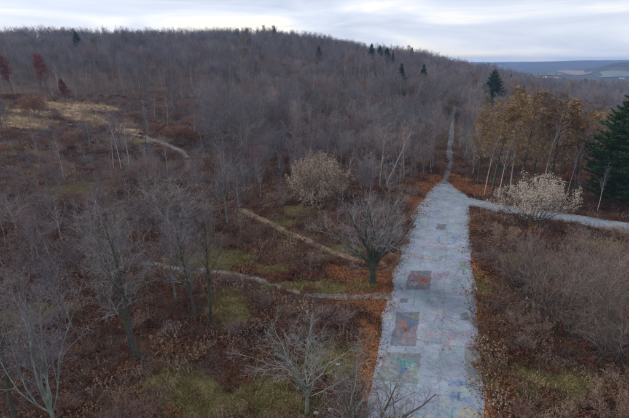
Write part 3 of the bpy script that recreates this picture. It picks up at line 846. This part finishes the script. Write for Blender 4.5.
for px, py, top, lab in [(484, 196, 112, 'pale bare tree in front of the golden oak nearest the junction'), (498, 199, 122, 'pale bare tree between the golden oak and the brown oak'), (509, 197, 118, 'pale bare tree in front of the brown oak second from the junction'), (540, 198, 112, 'pale bare tree just above the cream leaved tree'), (566, 199, 120, 'pale bare tree in front of the golden oak left of the pine')]:
    place('pale_stem', px, py, top, lab, 'tree', 'pale bare trees in front of the oaks', 1.0, clear=2)
# the treetop that reaches in at the bottom, its trunk stands below the frame
place('road_tree', 366, 505, 376, 'dark mossy treetop reaching into the bottom edge beside the highway', rot=2.2, squash=1.3)
# ------------------------------------------------------------------ scattering
def scatter(name, pts, rot, scl, idx, meshes, label, cat):
    """one mass nobody could count: real geometry instanced on points of one object"""
    me = bpy.data.meshes.new(name)
    me.vertices.add(len(pts)); me.vertices.foreach_set('co', np.asarray(pts, np.float32).ravel())
    for an, ty, val in (('rot', 'FLOAT', rot), ('scl', 'FLOAT', scl), ('pick', 'INT', idx)):
        a = me.attributes.new(an, ty, 'POINT'); a.data.foreach_set('value', np.asarray(val, np.int32 if ty == 'INT' else np.float32))
    o = link(bpy.data.objects.new(name, me))
    pc = bpy.data.collections.new(name + '_kinds')
    for i, m in enumerate(meshes):
        pc.objects.link(bpy.data.objects.new('%s_kind_%02d' % (name, i), m))
    ng = bpy.data.node_groups.new(name + '_scatter', 'GeometryNodeTree')
    ng.interface.new_socket('Geometry', in_out='INPUT', socket_type='NodeSocketGeometry')
    ng.interface.new_socket('Geometry', in_out='OUTPUT', socket_type='NodeSocketGeometry')
    n, l = ng.nodes, ng.links
    gi, go = n.new('NodeGroupInput'), n.new('NodeGroupOutput')
    ci = n.new('GeometryNodeCollectionInfo'); ci.inputs['Collection'].default_value = pc
    ci.inputs['Separate Children'].default_value = True; ci.inputs['Reset Children'].default_value = True
    ip = n.new('GeometryNodeInstanceOnPoints'); ip.inputs['Pick Instance'].default_value = True
    def attr(an, ty):
        x = n.new('GeometryNodeInputNamedAttribute'); x.data_type = ty; x.inputs['Name'].default_value = an
        return x.outputs['Attribute']
    cx = n.new('ShaderNodeCombineXYZ'); l.new(attr('rot', 'FLOAT'), cx.inputs['Z'])
    l.new(gi.outputs['Geometry'], ip.inputs['Points']); l.new(ci.outputs['Instances'], ip.inputs['Instance'])
    l.new(attr('pick', 'INT'), ip.inputs['Instance Index']); l.new(cx.outputs['Vector'], ip.inputs['Rotation']); l.new(attr('scl', 'FLOAT'), ip.inputs['Scale'])
    l.new(ip.outputs['Instances'], go.inputs['Geometry'])
    md = o.modifiers.new('scatter', 'NODES'); md.node_group = ng
    return tag(o, label, cat, kind='stuff')

# distances to the roads and paths
def poly_of(o_left, o_right): return [(p.x, p.y) for p in o_left] + [(p.x, p.y) for p in reversed(o_right)]
def inside(poly, x, y):
    x = np.asarray(x); y = np.asarray(y); r = np.zeros(x.shape, bool)
    for (x0, y0), (x1, y1) in zip(poly, poly[1:] + poly[:1]):
        c = ((y0 > y) != (y1 > y)) & (x < (x1 - x0) * (y - y0) / ((y1 - y0) or 1e-9) + x0)
        r ^= c
    return r
def line_dist(P, x, y):
    x = np.asarray(x); y = np.asarray(y); best = np.full(x.shape, 1e9)
    for a, b_ in zip(P, P[1:]):
        dx, dy = b_[0] - a[0], b_[1] - a[1]; q = dx * dx + dy * dy or 1e-9
        t = np.clip(((x - a[0]) * dx + (y - a[1]) * dy) / q, 0, 1)
        best = np.minimum(best, np.hypot(x - a[0] - t * dx, y - a[1] - t * dy))
    return best
def xy(P): return [(p.x, p.y) for p in P]
ROAD_POLY, SIDE_POLY, TRACK_POLY = poly_of(left_edge, right_edge), poly_of(su, sl), poly_of(tl, tr)
P_TAN = xy(px_line([(238, 208), (256, 217), (285, 231), (315, 244), (345, 257), (366, 263), (384, 262)]))
P_GREY = xy(px_line([(120, 258), (150, 265), (190, 270), (230, 274), (262, 281), (290, 292), (320, 296), (345, 298), (372, 296), (392, 297)]))
P_HILL = xy(px_line([(112, 125), (132, 134), (155, 141), (172, 147), (184, 154), (190, 163), (186, 172)]))
def road_gap(x, y):
    """metres to the nearest road edge, negative on the road"""
    g = np.full(np.shape(x), 1e9)
    for poly in (ROAD_POLY, SIDE_POLY, TRACK_POLY):
        ld = line_dist(poly + poly[:1], x, y)
        g = np.minimum(g, np.where(inside(poly, x, y), -ld, ld))
    return g
def path_gap(x, y):
    return np.minimum(np.minimum(line_dist(P_TAN, x, y) - .75, line_dist(P_GREY, x, y) - .57), line_dist(P_HILL, x, y) - 1.0)

def jitter_grid(sp, x0, x1, y0, y1, seed):
    g = np.random.default_rng(seed)
    X, Y = np.meshgrid(np.arange(x0, x1, sp), np.arange(y0, y1, sp))
    return (X + g.uniform(-.48, .48, X.shape) * sp).ravel(), (Y + g.uniform(-.48, .48, Y.shape) * sp).ravel()

# ---- the bare wood
T = []   # x, y, kind index, height
TK = ['slender0', 'slender1', 'slender2', 'slender3', 'forked0', 'forked1', 'forked2', 'whip0', 'whip1', 'pale_stem', 'oak_thin', 'oak_brown', 'pine1', 'birch']
def add_trees(X, Y, weights, hmin, hmax, seed):
    g = np.random.default_rng(seed)
    w = np.array([weights.get(k, 0) for k in TK], float); w /= w.sum()
    ks = g.choice(len(TK), len(X), p=w); hs = g.uniform(hmin, hmax, len(X))
    hs = hs * (.62 + .66 * vnoise(X, Y, 38, 53))
    for x, y, k, h in zip(X, Y, ks, hs): T.append((x, y, int(k), float(h)))
def clear_of_used(X, Y, extra=0):
    m = np.ones(len(X), bool)
    for (ux, uy, ur) in USED: m &= np.hypot(X - ux, Y - uy) > ur + extra
    return m
def view(X, Y, margin=60):
    px, py = to_px(X, Y, terrain(X, Y) + 6)
    return (Y > 5) & (px > -margin) & (px < PW + margin)

# hillside wood (left and centre)
X, Y = jitter_grid(4.7, -420, 260, 100, 300, 21)
d = np.hypot(X, Y); az = np.degrees(np.arctan2(X, Y)); px, py = to_px(X, Y, terrain(X, Y))
m = view(X, Y) & (d > 104) & (d < 262) & (az < 21) & (cover_at(1, X, Y) < .30) & (road_gap(X, Y) > 2.0) & (path_gap(X, Y) > 1.5) & clear_of_used(X, Y)
m &= ~((px < 205) & (py > 99) & (py < 178) & (nrng.random(len(X)) < .86)) & ~((px < 215) & (py >= 178) & (nrng.random(len(X)) < .5)) & (vnoise(X, Y, 22, 51) > .2) & ~((np.abs(px - 447) < 5) & (py < 185))
X, Y, px, py = X[m], Y[m], px[m], py[m]
lf = px < 200
add_trees(X[lf], Y[lf], dict(slender0=1, slender1=2, slender3=2, whip0=2, whip1=2, forked1=1, pale_stem=2.2), 9, 14.5, 1)
add_trees(X[~lf], Y[~lf], dict(slender0=1, slender1=1, slender2=1.2, slender3=1.2, forked0=1.8, forked1=1.6, forked2=1.8, whip0=.4, pale_stem=.8, oak_thin=.25), 8.5, 15.5, 2)
X, Y = jitter_grid(5.6, -760, 420, 200, 700, 22)
d = np.hypot(X, Y); az = np.degrees(np.arctan2(X, Y)); px, py = to_px(X, Y, terrain(X, Y))
m = view(X, Y) & (d > 262) & (d < 640) & (az < 24) & clear_of_used(X, Y) & (road_gap(X, Y) > 1.5) & ~((np.abs(px - 451) < 3.5) & (py > 100)) & (vnoise(X, Y, 26, 52) > .2)
add_trees(X[m], Y[m], dict(slender0=1.5, slender1=2, slender2=1.5, slender3=2, forked0=1.8, forked1=2, forked2=1.6, whip0=.6, pale_stem=1.2, oak_thin=.35, oak_brown=.06, pine1=.02), 8.5, 16, 3)
# nearer trees left of the highway
X, Y = jitter_grid(4.2, -110, 60, 36, 112, 23)
d = np.hypot(X, Y); px, py = to_px(X, Y, terrain(X, Y))
m = view(X, Y) & (d <= 104) & (px < 432) & (road_gap(X, Y) > 4) & (path_gap(X, Y) > 2.2) & clear_of_used(X, Y, 1.5)
m &= ~((px > 222) & (py > 205)) & ~((px > 285) & (px < 350) & (py > 190)) & ~((px > 60) & (px < 105) & (py > 160) & (py < 205)) & ~((px < 205) & (py < 192) & (nrng.random(len(X)) < .5))
m &= ~((px > 150) & (py > 325)) & (nrng.random(len(X)) < np.where(py > 250, .74, .95))
add_trees(X[m], Y[m], dict(slender0=2, slender1=1.5, slender2=2, slender3=1.5, forked0=.5, forked1=.5, forked2=.5, whip0=1.5, whip1=1.5, pale_stem=.9), 7.5, 13, 4)
# beyond the side road, and the valley
X, Y = jitter_grid(6.0, 40, 420, 90, 330, 24)
d = np.hypot(X, Y); az = np.degrees(np.arctan2(X, Y)); px, py = to_px(X, Y, terrain(X, Y))
m = view(X, Y) & (az >= 19) & (d > 112) & (d < 330) & (px > 455) & (road_gap(X, Y) > 6) & clear_of_used(X, Y, 2) & (py < 188)
add_trees(X[m], Y[m], dict(slender0=1, slender1=1, slender2=1, forked0=1, oak_thin=2.4, oak_brown=1.0, pale_stem=.5, pine1=.06), 9, 14.5, 5)
X, Y = jitter_grid(8.5, 60, 1400, 200, 1700, 25)
d = np.hypot(X, Y); az = np.degrees(np.arctan2(X, Y))
m = view(X, Y) & (az >= 20) & (d > 330) & (d < 1000 + 60 * np.sin(az * 1.9)) & clear_of_used(X, Y)
add_trees(X[m], Y[m], dict(slender0=2, slender1=1, slender2=2, forked0=1, forked1=1, oak_thin=.8, pine1=.05), 11, 17, 6)

X, Y = jitter_grid(11, 300, 1300, 700, 1950, 26)
d = np.hypot(X, Y); az = np.degrees(np.arctan2(X, Y))
m = view(X, Y) & (az >= 20) & (d > 1000) & (d < 1900) & (vnoise(X, Y, 130, 31) > .52) & ~((d > 1380) & (d < 1560) & (az < 29.5))
add_trees(X[m], Y[m], dict(slender0=2, slender1=1, forked0=1, pine1=.5), 8, 13, 7)
ta = np.array(T); tz = terrain(ta[:, 0], ta[:, 1]); td = np.hypot(ta[:, 0], ta[:, 1])
tpx, tpy = to_px(ta[:, 0], ta[:, 1], tz); tcx, tcy = to_px(ta[:, 0], ta[:, 1], tz + ta[:, 3] * .7)
inview = (tcx > 4) & (tcx < PW - 4) & (tcy < PH)
rank = np.where(inview, ta[:, 3] / td, 0)
order = np.argsort(-rank)
near = set(order[:290].tolist())
LOOK = {'s': 'slender bare tree', 'f': 'spreading bare tree', 'w': 'whip-like young tree', 'p': 'pale-stemmed bare tree', 'o': 'brown-leaved oak', 'b': 'white birch'}
def zone(px, py):
    if px > 455: return 'wood beyond the side road'
    if px > 405: return 'wood left of the forest track'
    if px > 350: return ('wood around the leaning birch', 'wood above the leaning birch')[py < 160]
    if px > 290: return ('beside the round tan shrub', 'wood behind the round tan shrub')[py < 195]
    if px > 225: return ('top of the tan footpath', 'wood left of round tan shrub')[py < 190]
    if px > 140: return ('above the gravel path', 'around the bending grey path')[py < 205] if py > 130 else 'above the bending grey path'
    if px > 70: return 'left of the bending path' if py < 215 else 'left of the thick dark trunk'
    return ('left edge below sandy clearing', 'behind the sandy clearing')[py < 112] if py < 215 else 'left edge above bottom corner'
ORD = ['leftmost', 'second', 'third', 'fourth', 'fifth', 'sixth', 'seventh', 'eighth', 'ninth', 'tenth', 'eleventh', 'twelfth', 'thirteenth', 'fourteenth', 'fifteenth']
def ordered(items, key_look, key_zone, key_px, key_d, key_h, cat, group_word):
    """labels by look, place, depth and order from the left"""
    out = {}; sets = {}
    for it in items: sets.setdefault((key_look(it), key_zone(it)), []).append(it)
    for (lk, zn), its in sets.items():
        md, mh = sorted(key_d(i) for i in its)[len(its) // 2], sorted(key_h(i) for i in its)[len(its) // 2]
        sub = {}
        for it in its:
            q = '' if len(its) < 8 else ('front' if key_d(it) < md else 'back')
            t = '' if len(its) < 16 else ('tall ' if key_h(it) >= mh else 'short ')
            sub.setdefault((t, q), []).append(it)
        for (t, q), ii in sub.items():
            ii.sort(key=key_px)
            for n_, it in enumerate(ii):
                where = ', ' + (q + ' of ' if q and zn.startswith('wood') else q + ' row, ' if q else '') + zn
                if len(ii) == 1: lab = t + lk + where
                elif n_ == len(ii) - 1: lab = 'rightmost ' + t + lk + where
                elif n_ == 0: lab = 'leftmost ' + t + lk + where
                else: lab = ORD[min(n_, 14)] + ' ' + t + lk + ' from left' + where
                out[it] = (lab, group_word + ' ' + zn)
    return out
ids = [int(i) for i in order[:290]]
kname = {i: ('slender0' if TK[T[i][2]].startswith('pine') else TK[T[i][2]]) for i in ids}
LB = ordered(ids, lambda i: LOOK[kname[i][0]], lambda i: zone(tpx[i], tpy[i]), lambda i: tpx[i], lambda i: td[i], lambda i: T[i][3], 'tree', 'bare trees')
for i in ids:
    x, y, k, h = T[i]
    K[kname[i]].put((x, y, tz[i] - .02), h, rng.uniform(0, 6.28), LB[i][0], 'tree', LB[i][1], lean=(rng.gauss(0, .04), rng.gauss(0, .04)))
rest = np.array([i for i in range(len(T)) if i not in near])
KH = np.array([K[k].h for k in TK])
scatter('far_wood', np.stack([ta[rest, 0], ta[rest, 1], tz[rest] - .02], -1), nrng.uniform(0, 6.28, len(rest)), ta[rest, 3] / KH[ta[rest, 2].astype(int)],
        ta[rest, 2].astype(int), [K[k].joined() for k in TK], 'dense purple grey bare wood covering the hill and the valley', 'woodland')
print('TREES', len(T), 'rest', len(rest))

# ---- shrubs one can tell apart
S = []
X, Y = jitter_grid(3.3, 0, 95, 20, 90, 31)
px, py = to_px(X, Y, terrain(X, Y))
m = view(X, Y, 20) & (px > 478) & (py > 228) & (py < 470) & (road_gap(X, Y) > 1.2) & (cover_at(0, X, Y) < .45) & clear_of_used(X, Y, .4)
for x, y in zip(X[m], Y[m]): S.append((x, y, rng.choice(['brown_shrub', 'brown_shrub', 'shrub0', 'shrub1', 'shrub0', 'rust_shrub' if rng.random() < .15 else 'brown_shrub']), rng.uniform(1.3, 2.9)))
X, Y = jitter_grid(3.4, -75, 40, 22, 104, 32)
px, py = to_px(X, Y, terrain(X, Y))
m = view(X, Y, 20) & (px < 432) & (road_gap(X, Y) > 1.6) & (path_gap(X, Y) > 1.3) & (cover_at(0, X, Y) < .42) & (cover_at(2, X, Y) < .5) & clear_of_used(X, Y, -.8)
m &= nrng.random(len(X)) < np.where((px > 262) & (py > 300), .9, .36)
for x, y, u in zip(X[m], Y[m], px[m]): S.append((x, y, rng.choice(['shrub0', 'shrub2', 'brown_shrub', 'shrub2'] if u > 240 else ['shrub0', 'shrub2', 'shrub1', 'shrub_grey']), rng.uniform(1.4, 2.8)))
X, Y = jitter_grid(7.5, -140, 0, 100, 200, 33)
px, py = to_px(X, Y, terrain(X, Y))
m = view(X, Y, 5) & (px > 2) & (px < 205) & (py > 100) & (py < 180) & (cover_at(1, X, Y) < .3) & (path_gap(X, Y) > 3) & clear_of_used(X, Y, 0)
for x, y in zip(X[m], Y[m]): S.append((x, y, rng.choice(['shrub0', 'shrub2', 'rust_shrub', 'shrub_grey', 'shrub2']), rng.uniform(2.2, 4.2)))
SLOOK = {'brown_shrub': 'withered brown shrub', 'rust_shrub': 'rust orange shrub', 'shrub0': 'bare brown shrub', 'shrub1': 'dark bare shrub', 'shrub2': 'purple-brown bare shrub', 'shrub_grey': 'grey bushy shrub'}
def szone(px, py):
    if px > 475:
        if py < 262: return 'below the side road'
        if px < 515: return 'right highway edge' + (' beside green patch' if py > 340 else ' below junction')
        return 'right of the green patch' if py > 340 else 'around the large dark shrub'
    if px > 255 and py > 298: return 'below the gravel path' if py < 350 else 'around the pale mossy tree'
    if px > 235: return 'beside the tan footpath' if py > 222 else 'wood edge by round tan shrub'
    if py > 290: return 'around the thick dark trunk' if px > 90 else 'in the bottom left corner'
    if py < 178: return 'around the bending grey path' if px > 110 else 'below the sandy clearing'
    return 'slope above the gravel path' if px > 110 else 'left edge of the scrub'
sp_ = sorted(S, key=lambda s: -s[3] / math.hypot(s[0], s[1]))[:298]
sq_ = [(x, y, kn, h, *[float(q) for q in to_px(x, y, float(terrain(x, y)))]) for x, y, kn, h in sp_]
LS = ordered(sq_, lambda i: SLOOK[i[2]], lambda i: szone(i[4], i[5]), lambda i: i[4], lambda i: math.hypot(i[0], i[1]), lambda i: i[3], 'shrub', 'shrubs')
for it in sq_:
    x, y, kn, h = it[:4]
    K[kn].put((x, y, float(terrain(x, y)) - .02), h, rng.uniform(0, 6.28), LS[it][0], 'shrub', LS[it][1], squash=rng.uniform(.9, 1.35))
print('SHRUBS', len(S))

# ---- undergrowth, grass, fallen leaves
def clump(seed, kind):
    rd = random.Random(seed); g = Geo()
    if kind == 'fern':
        for k in range(16):
            az = rd.uniform(0, 6.28); L = rd.uniform(.5, 1.0); o = Vector((rd.uniform(-.35, .35), rd.uniform(-.35, .35), -.05))
            d = Vector((math.cos(az), math.sin(az), rd.uniform(.5, 1.5))).normalized()
            pts = [o, o + d * L * .5, o + d * L + Vector((0, 0, -.25 * L))]
            g.tube(pts, [.012, .009, 0], 3)
            for j in range(9):
                t = .25 + .75 * j / 9; q = pts[0].lerp(pts[1], t * 2) if t < .5 else pts[1].lerp(pts[2], t * 2 - 1)
                g.leaf(q, rd.uniform(.10, .2), rd)
    elif kind == 'stalk':
        for k in range(22):
            o = Vector((rd.gauss(0, .4), rd.gauss(0, .4), -.05)); L = rd.uniform(.6, 1.25)
            d = Vector((rd.gauss(0, .18), rd.gauss(0, .18), 1)).normalized()
            g.tube([o, o + d * L], [.012, 0], 3)
            for j in range(6): g.leaf(o + d * L * rd.uniform(.55, 1.0), rd.uniform(.07, .14), rd)
    elif kind == 'bramble':
        for k in range(14):
            az = rd.uniform(0, 6.28); o = Vector((rd.gauss(0, .35), rd.gauss(0, .35), -.05)); L = rd.uniform(.8, 1.6)
            d = Vector((math.cos(az), math.sin(az), 1.4)).normalized(); p = o; pts = [p]
            for j in range(4):
                p = p + d * L / 4; pts.append(p); d = (d + Vector((0, 0, -.42)) + rvec(rd) * .12).normalized()
            g.tube(pts, [.016, .014, .012, .01, 0], 3)
            for j in range(9):
                q = pts[rd.randrange(1, 5)]; e_ = (rvec(rd) + Vector((0, 0, .6))).normalized()
                g.tube([q, q + e_ * rd.uniform(.15, .4)], [.008, 0], 3)
    elif kind == 'grass':
        for k in range(60):
            o = Vector((rd.gauss(0, .28), rd.gauss(0, .28), -.03)); L = rd.uniform(.14, .38)
            d = Vector((rd.gauss(0, .5), rd.gauss(0, .5), 1)).normalized(); u = d.orthogonal().normalized() * .018
            i0 = len(g.v); m_ = o + d * L * .6; q = o + d * L + Vector((d.x, d.y, -.3)) * L * .3
            g.v += [tuple(o - u), tuple(o + u), tuple(m_ + u * .7), tuple(m_ - u * .7), tuple(q)]
            g.f += [(i0, i0 + 1, i0 + 2, i0 + 3), (i0 + 3, i0 + 2, i0 + 4)]
    elif kind == 'leaves':
        for k in range(46):
            a, r_ = rd.uniform(0, 6.28), abs(rd.gauss(0, .55))
            g.leaf(Vector((math.cos(a) * r_, math.sin(a) * r_, rd.uniform(.01, .07))), rd.uniform(.08, .17), rd)
    return g
def cm(kind, seed, m): 
    g = clump(seed, kind); return mesh_from(kind, g.v, g.f, M[m])
def spread(name, sp, box, test, meshes, weights, smin, smax, label, cat, seed):
    X, Y = jitter_grid(sp, *box, seed)
    px, py = to_px(X, Y, terrain(X, Y))
    keep = view(X, Y, 25) & (py < 445) & test(X, Y, px, py)
    X, Y = X[keep], Y[keep]; g = np.random.default_rng(seed + 100)
    w = np.array(weights, float); w /= w.sum()
    print(name, len(X))
    return scatter(name, np.stack([X, Y, terrain(X, Y)], -1), g.uniform(0, 6.28, len(X)), g.uniform(smin, smax, len(X)), g.choice(len(meshes), len(X), p=w), meshes, label, cat)
rnd01 = np.random.default_rng(77)
hid = lambda X, Y: np.hypot(X, Y)
spread('undergrowth', .95, (-95, 105, 18, 125),
       lambda X, Y, px, py: (road_gap(X, Y) > -.15 + .8 * (vnoise(X, Y, 1.7, 14) - .4)) & (path_gap(X, Y) > .6 * (vnoise(X, Y, 1.6, 12) * 2.4 - 1.25)) & (cover_at(0, X, Y) < .55 + .9 * (vnoise(X, Y, 1.8, 7) - .5)) & (cover_at(2, X, Y) < .45) & (cover_at(1, X, Y) < .5) & (vnoise(X, Y, 5, 9) > .02),
       [cm('fern', 1, 'dead_fern'), cm('fern', 2, 'dead_fern'), cm('stalk', 3, 'dead_stalk'), cm('stalk', 4, 'dead_fern'), cm('bramble', 5, 'bramble'), cm('bramble', 6, 'bramble')],
       [2.5, 2.5, 3.2, 1.5, 3, 2], .55, 1.6, 'rust brown undergrowth of dead bracken, brambles and stalks', 'undergrowth', 41)
spread('hillside_scrub', 2.2, (-190, 60, 95, 215),
       lambda X, Y, px, py: (py > 96) & (px < 240) & (cover_at(1, X, Y) < .55) & (road_gap(X, Y) > .5) & (path_gap(X, Y) > .4),
       [cm('fern', 11, 'dead_fern'), cm('stalk', 12, 'dead_stalk'), cm('bramble', 13, 'twig_purple'), cm('grass', 14, 'straw')], [2, 2, 2, 1], 1.2, 2.2, 'brown and straw coloured scrub on the left slope', 'scrub', 42)
spread('grass', .42, (-95, 75, 18, 110),
       lambda X, Y, px, py: (road_gap(X, Y) > .2) & (path_gap(X, Y) > -.1) & (cover_at(0, X, Y) > .40 + .9 * (vnoise(X, Y, 1.4, 3) - .5)) & (rnd01.random(len(X)) < .65),
       [cm('grass', 21, 'grass'), cm('grass', 22, 'grass'), cm('grass', 23, 'straw')], [3, 3, 1.6], .7, 1.6, 'short olive green grass in open patches', 'grass', 43)
spread('straw_grass', .9, (-170, 40, 95, 215),
       lambda X, Y, px, py: (cover_at(1, X, Y) > .35) & (rnd01.random(len(X)) < .5),
       [cm('grass', 24, 'straw'), cm('stalk', 25, 'straw')], [3, 1], 1.0, 1.8, 'dry straw coloured grass on the sandy clearing', 'dry grass', 44)
def litter_test(X, Y, px, py):
    rg = road_gap(X, Y)
    edge = (rg < 1.0 * vnoise(X, Y, 3, 5)) & (rg > -.7 * vnoise(X, Y, 2.2, 15)) & (vnoise(X, Y, 1.5, 8) > .3) & (px > 330)
    return (((cover_at(2, X, Y) > .33 + .3 * (vnoise(X, Y, 1.3, 4) - .5)) & (rg > -2.0) & ((rg > 0) | (rnd01.random(len(X)) < .12))) | edge) & (path_gap(X, Y) > -.4)
spread('fallen_leaves', .5, (-10, 75, 20, 125), litter_test, [cm('leaves', 31, 'litter'), cm('leaves', 32, 'litter')], [1, 1], .8, 1.4, 'rust orange fallen leaves along the highway edge and under the roadside tree', 'fallen leaves', 45)

# ------------------------------------------------------------------ the valley far right: fields and buildings
def field(px, material, label):
    P = [at(*p) for p in px]; v, f, n = [], [], 10
    for i in range(n + 1):
        for j in range(n + 1):
            s, t = i / n, j / n
            p = (P[0] * (1 - s) + P[1] * s) * (1 - t) + (P[3] * (1 - s) + P[2] * s) * t
            p = p + Vector((50 * (float(vnoise(p.x, p.y, 90, 41)) - .5), 90 * (float(vnoise(p.x, p.y, 90, 42)) - .5), 0))
            v.append((p.x, p.y, float(terrain(p.x, p.y)) + 2.0))
    for i in range(n):
        for j in range(n): a = i * (n + 1) + j; f.append((a, a + n + 1, a + n + 2, a + 1))
    tag(mesh_obj('field', v, f, material), label, 'field', kind='structure')

def house(name, x, y, wx, wy, h, roof_h, rot, wall_m, roof_m, label, windows, cat='building'):
    z = float(terrain(x, y)) - .5
    root = bpy.data.objects.new(name, None); root.location = (x, y, z); root.rotation_euler = (0, 0, rot); link(root)
    tag(root, label, cat, 'buildings in the valley')
    a, b_ = wx / 2, wy / 2
    mesh_obj('wall', [(-a, -b_, 0), (a, -b_, 0), (a, b_, 0), (-a, b_, 0), (-a, -b_, h), (a, -b_, h), (a, b_, h), (-a, b_, h), (-a, 0, h + roof_h), (a, 0, h + roof_h)],
             [(0, 1, 5, 4), (2, 3, 7, 6), (1, 2, 6, 9, 5), (3, 0, 4, 8, 7), (0, 3, 2, 1)], wall_m, root)
    o = .6; t_ = .35; e_ = roof_h * o / b_
    mesh_obj('roof', [(-a - o, -b_ - o, h - e_ + .05), (a + o, -b_ - o, h - e_ + .05), (a + o, 0, h + roof_h + .05), (-a - o, 0, h + roof_h + .05), (a + o, b_ + o, h - e_ + .05), (-a - o, b_ + o, h - e_ + .05),
                      (-a - o, -b_ - o, h - e_ + t_), (a + o, -b_ - o, h - e_ + t_), (a + o, 0, h + roof_h + t_), (-a - o, 0, h + roof_h + t_), (a + o, b_ + o, h - e_ + t_), (-a - o, b_ + o, h - e_ + t_)],
             [(6, 7, 8, 9), (9, 8, 10, 11), (0, 3, 2, 1), (3, 5, 4, 2), (0, 1, 7, 6), (4, 5, 11, 10), (1, 2, 8, 7), (2, 4, 10, 8), (3, 0, 6, 9), (5, 3, 9, 11)], roof_m, root)
    for k in range(windows):
        cx = -a + wx * (k + .5) / windows; w = min(wx / windows * .45, 4); y0 = -b_ - .06
        mesh_obj('window', [(cx - w / 2, y0, h * .35), (cx + w / 2, y0, h * .35), (cx + w / 2, y0, h * .75), (cx - w / 2, y0, h * .75), (cx - w / 2, y0 + .2, h * .35), (cx + w / 2, y0 + .2, h * .35), (cx + w / 2, y0 + .2, h * .75), (cx - w / 2, y0 + .2, h * .75)],
                 [(0, 1, 2, 3), (0, 4, 5, 1), (1, 5, 6, 2), (2, 6, 7, 3), (3, 7, 4, 0)], M['dark_glass'], root)

def spot(px, d):
    a = math.atan((px - PW / 2) / 450.0); return d * math.sin(a), d * math.cos(a)
x, y = spot(546, 1500); house('warehouse', x, y, 42, 22, 7, 2.5, -.45, M['white_paint'], M['white_paint'], 'long low white warehouse in the far valley', 6, 'warehouse')
x, y = spot(558, 1520); house('barn', x, y, 20, 12, 6, 3, -.5, M['white_paint'], M['roof_grey'], 'white barn right of the long white warehouse', 3, 'barn')
x, y = spot(626, 1700); house('farmhouse', x, y, 16, 10, 6, 4, -.6, M['white_paint'], M['roof_brown'], 'small white farmhouse farthest right in the far valley', 3, 'house')
field([(563, 70.5), (588, 69.5), (586, 74.5), (566, 75.2)], M['field_tan'], 'tan ploughed field in the far valley')
field([(592, 74), (632, 72.5), (634, 76.5), (590, 77.8)], M['field_green'], 'pale green field below the dark blue ridge')
field([(534, 74.5), (556, 73.5), (558, 75.5), (532, 76.5)], M['field_green'], 'narrow pale field left of the tan field')

# ------------------------------------------------------------------ small things by the foot of the pale tree
def boulder(px, py, r, label):
    P = at(px, py); rd = random.Random(int(px * 7)); v, f = [], []
    for i in range(5):
        th = math.pi * i / 4
        for j in range(8):
            ph = 6.283 * j / 8; k = r * rd.uniform(.8, 1.15)
            v.append((k * math.sin(th) * math.cos(ph) * 1.2, k * math.sin(th) * math.sin(ph), k * math.cos(th) * .65 + r * .35))
    for i in range(4):
        for j in range(8): f.append((i * 8 + j, i * 8 + (j + 1) % 8, i * 8 + 8 + (j + 1) % 8, i * 8 + 8 + j))
    o = mesh_obj('boulder', v, f, M['stone']); o.location = P
    tag(o, label, 'boulder', 'pale stones by the highway')
boulder(316, 414, .22, 'pale stone at the foot of the pale mossy tree, left one')
boulder(331, 411, .24, 'pale stone beside the highway, right of the pale mossy tree')
boulder(338, 365, .2, 'grey stone lying in the grass above the pale mossy tree')

# ------------------------------------------------------------------ the air
def haze(x0, x1, y0, y1, z0, z1, dens):
    v = [(x, y, z) for z in (z0, z1) for (x, y) in ((x0, y0), (x1, y0), (x1, y1), (x0, y1))]
    o = mesh_obj('haze', v, [(0, 3, 2, 1), (4, 5, 6, 7), (0, 1, 5, 4), (1, 2, 6, 5), (2, 3, 7, 6), (3, 0, 4, 7)], None)
    m = bpy.data.materials.new('haze'); m.use_nodes = True
    n, l = m.node_tree.nodes, m.node_tree.links
    n.remove(n['Principled BSDF'])
    pv = n.new('ShaderNodeVolumePrincipled')
    pv.inputs['Color'].default_value = (0.36, 0.58, 1.0, 1); pv.inputs['Density'].default_value = dens; pv.inputs['Anisotropy'].default_value = 0.1
    l.new(pv.outputs['Volume'], n['Material Output'].inputs['Volume'])
    o.data.materials.clear(); o.data.materials.append(m)
    tag(o, 'thin blue haze hanging over the far valley', 'haze', kind='stuff')
haze(-5250, 5280, -5190, 5330, float(GZ.min()) - 1.0, float(max(GZ.max(), 68)) + 5.0, 0.0002)
